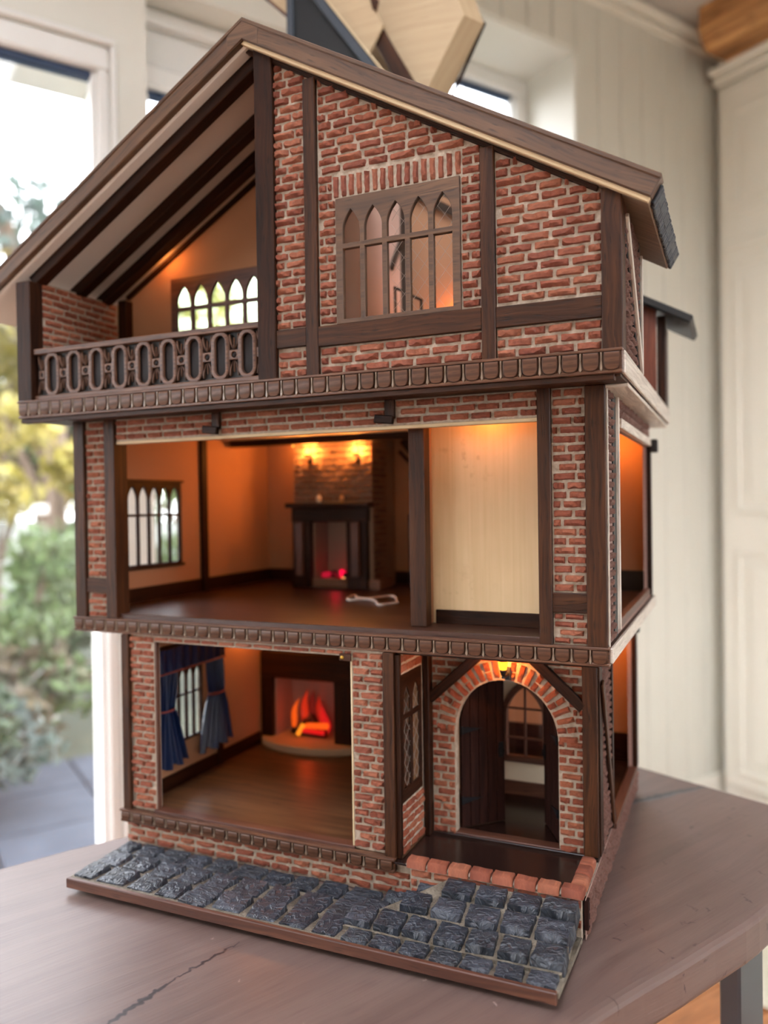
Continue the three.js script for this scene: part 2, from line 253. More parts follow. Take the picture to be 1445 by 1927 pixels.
{
  const b = thing('timber_beam', 'rough honey-brown timber beam under the ceiling above the cream cupboard', 'beam', [CX.x, 2.2, CX.z]);
  const g = new THREE.CylinderGeometry(0.14, 0.15, 2.6, 20, 30); g.rotateX(PI / 2);
  const p = g.attributes.position; for (let i = 0; i < p.count; i++) { const x = p.getX(i), y = p.getY(i), z = p.getZ(i), a = Math.atan2(y, x), k = 1 + 0.16 * (fbm(a / 6.3 + 0.5, z / 3 + 0.5, 5, 9, 151, 3) - 0.5) * 2; p.setXY(i, x * k, Math.max(-0.125, Math.min(0.1285, y * k))); }
  g.computeVertexNormals(); const u = g.attributes.uv; for (let i = 0; i < u.count; i++) u.setXY(i, u.getY(i) * 2.6, u.getX(i) * 0.8);
  g.translate(-0.15, 2.288 - 0.0063, 1.3 + 0.13); part('timber', room(g), M.timber, b);
}
{ // pale rug on the boards beyond the table
  const r = thing('rug', 'pale cream rug on the orange-brown floorboards beyond the table leg', 'rug', [1.3, FY, -2.0]);
  const g = cbox(-1.12, -0.12, FY + 0.001, FY + 0.014, 0.2, 2.2, 0.005); part('pile', room(g), S({ color: 0xd8d0bb, roughness: 0.95, bumpMap: gritty, bumpScale: 0.003 }), r);
}

// ------------------------------------------------------------------ the garden outside
M.lawn = S({ map: tex(256, 256, (u, v) => { const n = fbm(u, v, 8, 8, 161, 5); return mix([38, 45, 32], [66, 68, 50], n); }, true, [0.6, 0.6]), roughness: 0.95 });
M.paving = S({ map: tex(256, 256, (u, v) => { const n = fbm(u, v, 8, 8, 165, 4); return mix([38, 43, 52], [58, 63, 72], n); }, true, [1, 1]), roughness: 0.95 });
{ const gr = structure('ground'); const g = new THREE.PlaneGeometry(120, 120); g.rotateX(-PI / 2); g.translate(-25, -1.0, -10); const u = g.attributes.uv; for (let i = 0; i < u.count; i++) u.setXY(i, u.getX(i) * 120, u.getY(i) * 120); part('lawn', g, M.lawn, gr);
  const pth = structure('garden_path'); for (let i = 0; i < 9; i++) for (let j = 0; j < 5; j++) part('paving_slab', room(cbox(-5 + i * 0.5, -4.51 + i * 0.5, -1.0, -0.97, -0.85 - j * 0.5, -0.36 - j * 0.5, 0.008)), M.paving, pth); }
const leafG = (() => { const g = new THREE.BufferGeometry(); g.setAttribute('position', new THREE.Float32BufferAttribute([0, -1, 0, 0.42, -0.1, 0.12, 0, 1, -0.1, -0.42, -0.1, 0.12], 3)); g.setAttribute('uv', new THREE.Float32BufferAttribute([0, 0, 1, 0, 1, 1, 0, 1], 2)); g.setIndex([0, 1, 2, 0, 2, 3]); g.computeVertexNormals(); return g; })();
const leafM = {}; for (const [k, c] of [['dark', 0x2f4424], ['mid', 0x55683a], ['yellow', 0x968a3e], ['blue', 0x4e5d57], ['rust', 0x564a32]]) leafM[k] = PH({ color: c, roughness: 0.8, transmission: 0.35, thickness: 0, side: THREE.DoubleSide });
M.bark = S({ color: 0x6b5a4c, roughness: 0.9 });
function plant(name, label, category, t, n, h, crown, leaf, count, size, group, trunkH = 0) {
  const at = CX.clone().addScaledVector(EX, t).addScaledVector(NX, n), o = thing(name, label, category, [at.x, -1.0, at.z], group);
  const stems = []; const base = new V3(at.x, -1.0, at.z), tips = [];
  for (let k = 0; k < (trunkH ? 9 : 7); k++) {
    const a = rr(0, 6.28), rad = crown[0] * rr(0.25, 0.8), y = trunkH + (h - trunkH) * rr(0.3, 0.92), mid = trunkH || h * 0.25;
    const tip = [at.x + Math.cos(a) * rad, -1 + y, at.z + Math.sin(a) * rad]; tips.push(tip);
    stems.push(tube([[at.x + rr(-0.03, 0.03), -1.02, at.z], [at.x + rr(-0.04, 0.04), -1 + mid * 0.6, at.z + rr(-0.04, 0.04)], [at.x + Math.cos(a) * rad * 0.25, -1 + mid + (y - mid) * 0.3, at.z + Math.sin(a) * rad * 0.25], tip], 0.012 + 0.012 * h * (trunkH ? 0.8 : 0.3), 8, 5));
  }
  part(trunkH ? 'trunk' : 'stem', stems, M.bark, o);
  const im = new THREE.InstancedMesh(leafG, leafM[leaf], count), d = new THREE.Object3D(), col = new THREE.Color();
  for (let k = 0; k < count; k++) {
    const tip = tips[Math.floor(rnd() * tips.length)], s = rr(0.5, 1) * crown[0] * 0.5, a = rr(0, 6.28), b = Math.acos(rr(-1, 1));
    d.position.set(tip[0] - at.x + s * Math.sin(b) * Math.cos(a), tip[1] + 1 + s * 0.8 * Math.cos(b) * crown[1], tip[2] - at.z + s * Math.sin(b) * Math.sin(a));
    d.position.y = Math.max(0.03, d.position.y); d.rotation.set(rr(0, 6.3), rr(0, 6.3), rr(0, 6.3)); d.scale.setScalar(size * rr(0.6, 1.3)); d.updateMatrix(); im.setMatrixAt(k, d.matrix);
    const l = rr(0.65, 1.25); im.setColorAt(k, col.setRGB(l, l * rr(0.92, 1.05), l * 0.95));
  }
  im.name = 'foliage'; im.userData.kind = 'stuff'; o.add(im);
}
const GB = 'shrubs in the garden outside the tall window';
plant('shrub', 'round dark green shrub low outside the tall window, closest to the glass', 'shrub', -2.75, -2.15, 0.9, [0.35, 0.9], 'dark', 1700, 0.045, GB);
plant('shrub', 'broad mid-green shrub growing behind the round dark shrub', 'shrub', -2.15, -3.5, 1.3, [0.55, 1], 'mid', 1900, 0.05, GB);
plant('shrub', 'yellow-leaved shrub glowing halfway up the tall window', 'shrub', -2.2, -5.3, 2.5, [0.8, 0.8], 'yellow', 1500, 0.08, GB);
plant('shrub', 'low rust-brown shrub beside the paved path outside', 'shrub', -2.35, -3.0, 0.9, [0.6, 0.8], 'rust', 1200, 0.06, GB);
plant('shrub', 'low bluish grey-green shrub closest to the paved path', 'shrub', -2.75, -2.3, 0.55, [0.5, 0.6], 'blue', 900, 0.05, GB);
plant('shrub', 'small dark green shrub below the yellow-leaved one', 'shrub', -1.75, -4.4, 1.3, [0.6, 0.8], 'dark', 1300, 0.07, GB);
plant('shrub', 'yellow-green shrub seen low through the deep window recess', 'shrub', -0.4, -4.2, 2.4, [1.1, 0.8], 'mid', 1500, 0.08, GB);
plant('tree', 'slender pale bluish tree against the bright sky in the tall window', 'tree', -1.3, -7.0, 5.0, [1.0, 1.0], 'blue', 1100, 0.075, 'garden trees', 2.2);
plant('tree', 'leafy green tree standing far behind the shrubs at the left edge', 'tree', -4.6, -9.0, 4.6, [1.8, 0.7], 'mid', 2600, 0.12, 'garden trees', 1.6);
plant('tree', 'yellowing tree behind the carved balcony window', 'tree', -1.2, -8.0, 4.4, [2.0, 0.7], 'yellow', 2600, 0.12, 'garden trees', 1.4);
plant('tree', 'dark green tree far behind the yellowing one', 'tree', 0.6, -13.0, 6.0, [2.6, 0.7], 'dark', 3000, 0.15, 'garden trees', 1.6);
{ plant('shrub', 'tall pale green bush filling the view beyond the yellow-leaved shrub', 'shrub', -1.75, -8.3, 2.9, [1.1, 0.9], 'mid', 2400, 0.1, GB);
  plant('shrub', 'tall dark bush beside the pale green one beyond the rail', 'shrub', -0.5, -9.2, 3.0, [1.1, 0.9], 'dark', 2200, 0.1, GB);
  plant('shrub', 'olive-yellow bush between the yellow-leaved shrub and the deep window recess', 'shrub', -1.0, -6.0, 2.2, [0.8, 0.9], 'yellow', 2000, 0.09, GB);
  const f = thing('garden_fence', 'low white garden rail crossing behind the shrubs', 'fence', [-4, -1, -2]);
  const at = (t, n) => CX.clone().addScaledVector(EX, t).addScaledVector(NX, n);
  part('rail', room(cbox(-6.5, 1.0, 0.42, 0.52, -7.35, -7.3, 0.005, 'x')), M.white, f);
  for (let k = 0; k < 5; k++) part('post', room(cbox(-6.4 + k * 1.8, -6.3 + k * 1.8, -1, 0.42, -7.37, -7.28, 0.005, 'y')), M.white, f); }

// ------------------------------------------------------------------ the table
const ET = new V3(0.462, 0, -0.887), NT = new V3(0.887, 0, 0.462);
{
  const tb = thing('live_edge_table', 'brown live-edge wooden table with cracks in its top under the doll house', 'table', [0.3, FY, 0.1]);
  const pts = [], wob = (s, k) => (fbm(s * 0.4 + 0.13, 0.3 + k * 0.2, 9, 7, 171 + k, 3) - 0.5) * 0.02;
  const P = (t, n) => pts.push([ET.x * t + NT.x * n, -(ET.z * t + NT.z * n)]);
  for (let i = 0; i <= 60; i++) { const t = -1.0 + 1.87 * i / 60; P(t, 0.746 + wob(t, 0) * (t < 0.75 ? 1 : 0.4)); }
  for (let i = 1; i < 12; i++) P(0.872 + wob(i / 9, 1) * 0.3, 0.746 - i / 12 * 0.9);
  for (let i = 0; i <= 60; i++) { const t = 0.87 - 1.87 * i / 60, fl = Math.min(1, Math.max(0, (t - 0.1) / 0.09)), s = fl * fl * (3 - 2 * fl); P(t, (t < 0.1 ? 0.043 + 0.22 * Math.max(0, t + 0.03) * 0.5 : 0.055) - 0.24 * s + wob(t, 2) * 0.5); }
  const g = new THREE.ExtrudeGeometry(shapeOf(pts), { depth: 0.034, bevelEnabled: true, bevelSize: 0.01, bevelThickness: 0.008, bevelOffset: -0.01, bevelSegments: 3 });
  g.rotateX(-PI / 2); g.translate(0, -0.042, 0);
  { const p = g.attributes.position, u = g.attributes.uv; for (let i = 0; i < p.count; i++) { const x = p.getX(i), z = p.getZ(i), t = x * ET.x + z * ET.z, n = x * NT.x + z * NT.z; u.setXY(i, (t + 1.0) / 1.9, (n + 0.22) / 1.0 + (p.getY(i) < -0.002 ? p.getY(i) * 1.0 : 0)); } }
  const w = 2048, h = 1024, cv = document.createElement('canvas'); cv.width = w; cv.height = h; const c = cv.getContext('2d');
  const im = c.createImageData(w, h);
  for (let j = 0; j < h; j++) for (let i = 0; i < w; i++) {
    const u = i / w, v = j / h, wv = fbm(u, v, 5, 7, 181, 3) * 0.05, s = fbm(u, v + wv, 7, 90, 183, 4), sl = fbm(u, v + wv, 5, 12, 187, 4), fine = fbm(u, v + wv, 50, 420, 191, 2);
    let q = mix([104, 84, 77], [92, 73, 67], Math.max(0, Math.min(1, (s - 0.35) * 1.8))); q = mix(q, [114, 96, 87], Math.max(0, (sl - 0.5) * 1.4)); q = mix(q, [74, 54, 52], Math.max(0, (fine - 0.62) * 0.9));
    const o = (j * w + i) * 4; im.data[o] = q[0]; im.data[o + 1] = q[1]; im.data[o + 2] = q[2]; im.data[o + 3] = 255;
  }
  c.putImageData(im, 0, 0);
  const px = (x, z) => [((x * ET.x + z * ET.z) + 1.0) / 1.9 * w, h - ((x * NT.x + z * NT.z) + 0.22) / 1.0 * h];
  const crack = (a, b, wd, col, n = 26, j = 5) => { const [x0, y0] = px(...a), [x1, y1] = px(...b); c.strokeStyle = col; c.lineCap = 'round'; let p = [x0, y0]; for (let k = 1; k <= n; k++) { const t = k / n, q = [x0 + (x1 - x0) * t + (rnd() - 0.5) * j, y0 + (y1 - y0) * t + (rnd() - 0.5) * j]; c.lineWidth = wd * (0.4 + 0.9 * Math.sin(Math.PI * t)) * (0.7 + 0.6 * rnd()); c.beginPath(); c.moveTo(...p); c.lineTo(...q); c.stroke(); p = q; } };
  crack([0.35, 0.33], [0.362, 0.237], 4, 'rgba(34,24,24,0.9)'); crack([0.362, 0.237], [0.386, 0.159], 2.2, 'rgba(40,28,28,0.85)');
  crack([0.70, -0.38], [0.845, -0.545], 9, 'rgba(52,50,54,0.9)', 30, 4); crack([0.715, -0.39], [0.84, -0.53], 4, 'rgba(90,92,98,0.8)', 20, 5);
  for (let k = 0; k < 46; k++) { const x = rr(0.75, 0.92), z = rr(-0.45, 0.15); crack([x, z], [x + rr(-0.012, 0.012), z + rr(-0.01, 0.01)], rr(0.6, 2.4), `rgba(52,36,34,${rr(0.25, 0.7)})`, 4, 4); }
  for (let k = 0; k < 30; k++) { const x = rr(0.3, 0.85), z = rr(0.0, 0.5); crack([x, z], [x + rr(-0.006, 0.006), z + rr(-0.006, 0.006)], rr(0.5, 1.4), `rgba(190,170,160,${rr(0.25, 0.6)})`, 3, 4); }
  const map = new THREE.CanvasTexture(cv); map.colorSpace = THREE.SRGBColorSpace; map.magFilter = THREE.LinearFilter;
  const grain = tex(512, 512, (u, v) => fbm(u, v, 14, 130, 195, 4), false, [4, 4]);
  part('table_top', g, PH({ map, bumpMap: grain, bumpScale: 0.00025, roughness: 0.45, clearcoat: 0.22, clearcoatRoughness: 0.28, specularIntensity: 0.7 }), tb);
  const legM = PH({ color: 0x4a5058, roughness: 0.34, metalness: 0.55, clearcoat: 0.3 });
  const tm = new THREE.Matrix4().makeBasis(ET, new V3(0, 1, 0), NT);
  for (const t of [0.55, -0.75]) for (const n of [0.715, 0.12]) { const q = cbox(t, t + 0.06, FY, -0.045, n - 0.027, n, 0.003, 'y'); q.applyMatrix4(tm); part('leg', q, legM, tb, 'dark blue-grey steel leg'); }
  for (const t of [0.55, -0.75]) for (const [ya, yb] of [[-0.052, -0.042], [FY, FY + 0.03]]) { const q = cbox(t, t + 0.06, ya, yb, 0.12, 0.688, 0.002); q.applyMatrix4(tm); part('cross_bar', q, legM, tb); }
}

// ------------------------------------------------------------------ the doll house
const house = thing('dollhouse', 'large open-fronted Tudor doll house with brick walls, dark timbers and lit rooms on the table', 'dollhouse', [0.4, 0, -0.2]);
const hp = (name, geo, mat, label, kind) => part(name, geo, mat, house, label, kind);

// bricks: every brick is placed first; the 300 that show largest become parts of their own, the rest one part
const brickShapes = [];
for (let k = 0; k < 12; k++) {
  const nx = 8, ny = 5, pos = [], uv = [], idx = [], us = [-0.5, -0.455, -0.3, -0.1, 0.1, 0.3, 0.455, 0.5], vs = [-0.5, -0.36, 0, 0.36, 0.5];
  const tilt = rr(-0.16, 0.16), chipI = 1 + Math.floor(rnd() * 6), chipJ = 1 + Math.floor(rnd() * 3), two = rnd() < 0.5;
  for (let j = 0; j < ny; j++) for (let i = 0; i < nx; i++) {
    const edge = i === 0 || j === 0 || i === nx - 1 || j === ny - 1, ring = !edge && (i === 1 || j === 1 || i === nx - 2 || j === ny - 2);
    let z = edge ? -0.15 : (ring ? rr(0.55, 1) : rr(0.72, 1.12)) + vs[j] * tilt * 2;
    if (!edge && i === chipI && j <= chipJ) z *= 0.35; if (two && !edge && i === chipI + 1 && j === chipJ) z *= 0.5; if (k % 3 && !edge && i <= (k % 2) + 1) z *= 0.55;
    pos.push(us[i] + (edge ? rr(-0.012, 0.012) : rr(-0.02, 0.02)), vs[j] + (edge ? rr(-0.05, 0.05) : rr(-0.06, 0.06)), z); uv.push(us[i] + k * 0.37, vs[j] + k * 0.61);
    if (i < nx - 1 && j < ny - 1) { const a = j * nx + i; if ((i + j) % 2) idx.push(a, a + 1, a + nx + 1, a, a + nx + 1, a + nx); else idx.push(a, a + 1, a + nx, a + 1, a + nx + 1, a + nx); }
  }
  const g = new THREE.BufferGeometry(); g.setAttribute('position', new THREE.Float32BufferAttribute(pos, 3)); g.setAttribute('uv', new THREE.Float32BufferAttribute(uv, 2)); g.setIndex(idx); g.computeVertexNormals();
  brickShapes.push(toCreasedNormals(g, 0.75));
}
const bricks = [];
const face = { z: 0, x: PI / 2, nx: -PI / 2 };
function brick(dir, x, y, z, w, h, d, rot = 0, tint) {
  const m = new THREE.Matrix4().makeRotationY(face[dir]).multiply(new THREE.Matrix4().makeRotationZ(rot + rr(-0.02, 0.02))).scale(new V3(w, h, d * rr(0.8, 1.15))).setPosition(x, y, z);
  const c = new V3(x, y, z).sub(new V3(0.8869, 0.4809, 0.8773)), nrm = new V3(dir === 'z' ? 0 : dir === 'x' ? 1 : -1, 0, dir === 'z' ? 1 : 0), L = c.length();
  bricks.push({ m, k: Math.floor(rnd() * brickShapes.length), c: tint ?? Math.floor(rnd() * 4), area: tint === undefined ? w * h * Math.max(0, -nrm.dot(c)) / L ** 3 : 0, tint });
}
// courses of bricks between v0 and v1 over the intervals spans(v) = [[a, b], ...]; dir z: u is x; dir x: u is -z
function courses(dir, at, v0, v1, spans, H = 0.0104, L = 0.0295, o = {}) {
  const n = Math.max(1, Math.round((v1 - v0) / H)), h = (v1 - v0) / n, joint = o.joint ?? 0.0031, d = o.depth ?? 0.005;
  for (let r = 0; r < n; r++) {
    const v = v0 + (r + 0.5) * h;
    for (const [a, b] of spans(v, h)) {
      let u = a - (r % 2 ? L * 0.5 : 0) - rr(0, 0.25) * L;
      while (u < b - 0.002) {
        const len = L * rr(0.82, 1.18), p = Math.max(u, a), q = Math.min(u + len - joint, b);
        if (q - p > 0.0035) { const mid = (p + q) / 2; if (dir === 'z') brick('z', mid, v, at, q - p, h - joint * 0.85, d, 0, o.tint); else brick(dir, at, v, -mid * (dir === 'x' ? 1 : 1), q - p, h - joint * 0.85, d, 0, o.tint); }
        u += len;
      }
    }
  }
}
const cut = (a, b, holes) => { let s = [[a, b]]; for (const [p, q] of holes) s = s.flatMap(([x, y]) => (q <= x || p >= y ? [[x, y]] : [[x, p], [q, y]].filter(([m, n]) => n - m > 0.003))); return s; };

// a lancet window: frame board with pointed lights above and square lights below
function lancetPath(cx, w, y0, y1, r = 1.0) { const p = new THREE.Path(), a = w / 2, ys = y1 - w * 1.05 * r; p.moveTo(cx - a, y0); p.lineTo(cx + a, y0); p.lineTo(cx + a, ys); p.bezierCurveTo(cx + a, ys + (y1 - ys) * 0.45, cx + a * 0.35, y1 - (y1 - ys) * 0.2, cx, y1); p.bezierCurveTo(cx - a * 0.35, y1 - (y1 - ys) * 0.2, cx - a, ys + (y1 - ys) * 0.45, cx - a, ys); p.lineTo(cx - a, y0); return p; }
function lancetWindow(name, dir, at, thick, u0, u1, v0, v1, n, o = {}) {
  const side = o.side ?? 0.006, top = o.top ?? 0.012, bot = o.bot ?? 0.006, mull = o.mull ?? 0.0045, split = o.split ?? 0.62, inner = u1 - u0 - 2 * side, w = (inner - (n - 1) * mull) / n, vs = v0 + (v1 - v0) * split, put = dir === 'z' ? wallZ : wallX, holes = [], lights = [];
  for (let i = 0; i < n; i++) { const c = u0 + side + w / 2 + i * (w + mull); holes.push(lancetPath(c, w, vs + mull / 2, v1 - top, o.point ?? 1), new THREE.Path(rect(c - w / 2, c + w / 2, v0 + bot, vs - mull / 2).map((p) => new THREE.Vector2(...p)))); lights.push(c); }
  const f = part(name, put(shapeOf(rect(u0, u1, v0, v1), holes), at - thick / 2, at + thick / 2, 0.0006), o.mat ?? M.oak, house, o.label);
  for (const c of lights) { const g1 = put(shapeOf(rect(c - w / 2 - 0.001, c + w / 2 + 0.001, v0 + bot - 0.001, v1 - top + 0.001)), at - 0.0009, at - 0.0004); part('pane', g1, o.glass ?? M.glass, f).castShadow = false; }
  return f;
}
// thin lead lines crossing in diamonds over a rectangle
function leading(dir, at, u0, u1, v0, v1, pitch, r, parent) {
  const gs = [], H = v1 - v0, W = u1 - u0, k = 1.25;
  for (const s of [-1, 1]) for (let c = -H / k; c < W + H / k; c += pitch) {
    let pts = []; const f = (v) => c + s * (v - v0) / k; let va = v0, vb = v1;
    const clipV = (u) => v0 + (u - c) * k * s; const lim = [clipV(0), clipV(W)].sort((a, b) => a - b); va = Math.max(va, lim[0]); vb = Math.min(vb, lim[1]); if (vb - va < 0.004) continue;
    const g = bar(u0 + f(va), va, u0 + f(vb), vb, r * 2, at - r, at + r, 0); if (dir !== 'z') g.rotateY(PI / 2); gs.push(g);
  }
  return part('leading', gs, M.lead, parent, undefined, 'stuff');
}

// ---- floors, slabs and shells
const ZB = -0.47;
hp('base', [cbox(0.088, 0.735, 0.001, 0.046, ZB - 0.005, 0.001, 0.001), cbox(0.53, 0.732, 0.001, 0.046, 0, 0.012, 0.001)], M.mortar);
hp('ground_floor', cbox(0.0945, 0.515, 0.046, 0.052, ZB, 0.0, 0.0005, 'x'), M.floorBrown);
hp('hall_floor', cbox(0.515, 0.7349, 0.046, 0.052, ZB, -0.083, 0.0005, 'x'), M.porchFloor);
hp('porch_floor', cbox(0.509, 0.728, 0.0458, 0.0485, -0.09, 0.012, 0.0004, 'x'), M.porchFloor);
hp('porch_threshold', cbox(0.545, 0.70, 0.0485, 0.0535, -0.104, -0.086, 0.001, 'x'), M.oakRed);
hp('middle_slab', cbox(-0.002, 0.7625, 0.2995, 0.3195, -0.52, 0.0, 0.0008, 'x'), M.oak);
hp('middle_floor', cbox(0.004, 0.754, 0.3195, 0.327, -0.51, -0.004, 0.0008, 'x'), M.floorWood);
hp('ground_ceiling', [cbox(0.0945, 0.515, 0.2965, 0.2996, ZB, -0.01, 0.0002), cbox(0.5151, 0.7349, 0.2965, 0.2996, ZB, -0.088, 0.0002)], M.ceilWhite);
hp('porch_ceiling', cbox(0.509, 0.75, 0.2968, 0.2996, -0.087, -0.004, 0.0003), M.oakDark);
M.slabEdge = S({ ...woodTex([150, 138, 126], [196, 184, 170], [222, 212, 198], 201, 0.2), roughness: 0.38, bumpScale: 0.0008 });
hp('middle_slab_edge', cbox(0.7622, 0.766, 0.303, 0.3195, -0.52, -0.001, 0.0008, 'z'), M.slabEdge, 'pale worn side edging');
hp('upper_slab', cbox(-0.046, 0.784, 0.606, 0.632, -0.545, 0.052, 0.0008, 'x'), M.oak);
hp('upper_slab_edge', [cbox(0.784, 0.7885, 0.6085, 0.632, -0.545, 0.052, 0.001, 'z')], M.slabEdge, 'pale worn side edging');
hp('soffit', [cbox(0.756, 0.785, 0.602, 0.6061, -0.54, 0.0, 0.0008, 'z')], M.slabEdge);
hp('middle_ceiling', cbox(0.012, 0.754, 0.6025, 0.606, -0.505, -0.012, 0.0003), M.ceilWhite);

// ---- ground storey
hp('post', cbox(0.0855, 0.0985, 0.050, 0.2995, -0.012, 0.006, 0.001), M.oak);
hp('post', cbox(0.4945, 0.5085, 0.034, 0.2995, -0.03, 0.007, 0.001), M.oak);
hp('post', cbox(0.7185, 0.7365, 0.0535, 0.2995, -0.103, -0.077, 0.001), M.oak);
hp('post', cbox(0.7365, 0.7385, 0.0535, 0.2995, -0.103, -0.083, 0.0005), M.oakDark);
hp('post', cbox(0.5088, 0.5148, 0.0485, 0.2968, -0.005, 0.002, 0.0006), M.oakDark);
hp('post', cbox(0.5155, 0.5235, 0.0485, 0.2968, -0.09, -0.074, 0.001), M.oakDark);
hp('brick_backing', [cbox(0.0965, 0.1405, 0.046, 0.2995, -0.012, 0.0, 0.0005)], M.mortar);
hp('brick_backing', [cbox(0.4505, 0.4955, 0.046, 0.2995, -0.012, 0.0, 0.0005)], M.mortar);
hp('brick_backing', [cbox(0.1405, 0.4505, 0.2905, 0.2995, -0.012, 0.0, 0.0005)], M.mortar);
courses('z', 0, 0.0535, 0.2985, () => [[0.1, 0.1395]], 0.0098, 0.027);
courses('z', 0, 0.0535, 0.2975, () => [[0.452, 0.493]], 0.0098, 0.027);
courses('z', 0, 0.2915, 0.2985, () => [[0.142, 0.449]], 0.008, 0.028);
hp('opening_trim', cbox(0.1395, 0.1435, 0.052, 0.291, -0.0075, -0.001, 0.0006), M.oakRed);
hp('opening_trim', cbox(0.4485, 0.4508, 0.052, 0.291, -0.012, 0.001, 0.0004), M.ply);
hp('sill_board', cbox(0.138, 0.452, 0.0498, 0.0545, -0.012, 0.004, 0.0008, 'x'), M.oakRed);
courses('z', 0, 0.004, 0.0335, () => [[0.0885, 0.525]], 0.0099, 0.03);
courses('z', 0.012, 0.012, 0.0455, () => [[0.531, 0.731]], 0.0112, 0.031, { depth: 0.003 });
hp('left_wall', wallX(shapeOf(rectZ(ZB, 0, 0.046, 0.2995), [rectZ(-0.16, -0.064, 0.115, 0.236)]), 0.0945, 0.1025), M.plaster);
hp('left_wall_cladding', wallX(shapeOf(rectZ(ZB, -0.012, 0.046, 0.2995), [rectZ(-0.162, -0.062, 0.113, 0.238)]), 0.0905, 0.0945), M.mortar);
hp('back_wall', cbox(0.1025, 0.729, 0.046, 0.2995, ZB - 0.008, ZB, 0.0005), M.plaster);
hp('partition', cbox(0.4945, 0.509, 0.052, 0.2965, -0.465, -0.079, 0.0005), M.plaster);
hp('skirting', cbox(0.1025, 0.106, 0.052, 0.074, -0.322, -0.012, 0.0006, 'z'), M.oakDark);
hp('skirting', cbox(0.106, 0.494, 0.052, 0.074, ZB, ZB + 0.0035, 0.0006, 'x'), M.oakDark);
hp('inner_post', cbox(0.1025, 0.1085, 0.052, 0.2965, -0.205, -0.193, 0.0006), M.oakDark);
lancetWindow('wall_window', 'x', 0.099, 0.006, 0.064, 0.16, 0.115, 0.236, 5, { split: 0.6, side: 0.004, top: 0.008, mull: 0.003, bot: 0.004, mat: M.oakDark });
// porch: side window wall, arched doorway, pair of plank doors
hp('porch_side_wall', wallX(shapeOf(rectZ(-0.088, 0, 0.0485, 0.2968), [rectZ(-0.072, -0.002, 0.113, 0.271)]), 0.509, 0.514), M.mortar);
courses('x', 0.514, 0.05, 0.112, () => [[0.003, 0.074]], 0.0098, 0.027, { depth: 0.003 });
courses('x', 0.514, 0.272, 0.2965, () => [[0.003, 0.074]], 0.0098, 0.027, { depth: 0.003 });
{ const f = lancetWindow('porch_window', 'x', 0.5135, 0.0026, 0.002, 0.072, 0.113, 0.271, 2, { split: 0.66, side: 0.009, top: 0.016, bot: 0.016, mull: 0.007, mat: M.oakDark, glass: M.glassOld }); leading('x', 0.5131, 0.011, 0.063, 0.13, 0.255, 0.016, 0.0002, f); }
const AX = 0.621, AR = 0.0665, AS = 0.183, AT = 0.0725;               // arch centre, half width, spring line, rise
const archPath = (rx, ry, y0) => { const p = new THREE.Path(); p.moveTo(AX - rx, y0); p.lineTo(AX + rx, y0); p.lineTo(AX + rx, AS); p.absellipse(AX, AS, rx, ry, 0, PI, false); p.lineTo(AX - rx, y0); return p; };
{ const s = new THREE.Shape([[0.5155, 0.0486], [AX - AR, 0.0486], [AX - AR, AS]].map((p) => new THREE.Vector2(...p))); s.absellipse(AX, AS, AR, AT, PI, 0, true); s.lineTo(AX + AR, 0.0486); s.lineTo(0.727, 0.0486); s.lineTo(0.727, 0.2968); s.lineTo(0.5155, 0.2968); hp('porch_back_wall', wallZ(s, -0.1, -0.088), M.mortar); }
const archHalf = (v) => (v < AS ? AR : v < AS + AT ? AR * Math.sqrt(1 - ((v - AS) / AT) ** 2) : 0), ringHalf = (v) => (v < AS + 0.001 ? AR : v < AS + AT + 0.027 ? (AR + 0.025) * Math.sqrt(Math.max(0, 1 - (Math.max(0, v - AS) / (AT + 0.027)) ** 2)) : 0);
courses('z', -0.088, 0.05, 0.2965, (v) => cut(0.524, 0.7175, ringHalf(v) ? [[AX - ringHalf(v) - 0.001, AX + ringHalf(v) + 0.001]] : []), 0.0099, 0.025, { depth: 0.0036 });
for (let k = 0; k < 23; k++) {                                          // ring of bricks on end round the arch
  const a = PI * (k + 0.5) / 23, c = Math.cos(a), s = Math.sin(a), rr0 = 0.0125 + rr(-0.001, 0.002), split = k % 3 === 1;
  const nrm = new THREE.Vector2(c * AT, s * AR).normalize(), put = (d, len) => brick('z', AX + c * AR + nrm.x * d, AS + s * AT + nrm.y * d, -0.088, len, 0.0072, 0.0042, Math.atan2(nrm.y, nrm.x));
  if (split) { put(0.006, 0.0105); put(0.0185, 0.0115); } else put(rr0, 0.0225);
}
const door = (mirror) => {                                              // one plank leaf, hinge edge at x = 0, face towards +z, quarter arch at the top
  const w = 0.0655, top = (x) => (AS - 0.05) + AT * Math.sqrt(Math.max(0, 1 - ((w - x) / w) ** 2)) * 0.985, gs = [];
  for (let k = 0; k < 5; k++) { const a = k * w / 5 + 0.0004, b = (k + 1) * w / 5 - 0.0004, pts = [[a, 0], [b, 0]]; for (let i = 4; i >= 0; i--) pts.push([a + (b - a) * i / 4, Math.max(top(a + (b - a) * i / 4), AS - 0.05)]); gs.push(wallZ(shapeOf(mirror ? pts.map(([x, y]) => [-x, y]).reverse() : pts), -0.003, 0.003, 0.0006, true)); }
  return gs;
};
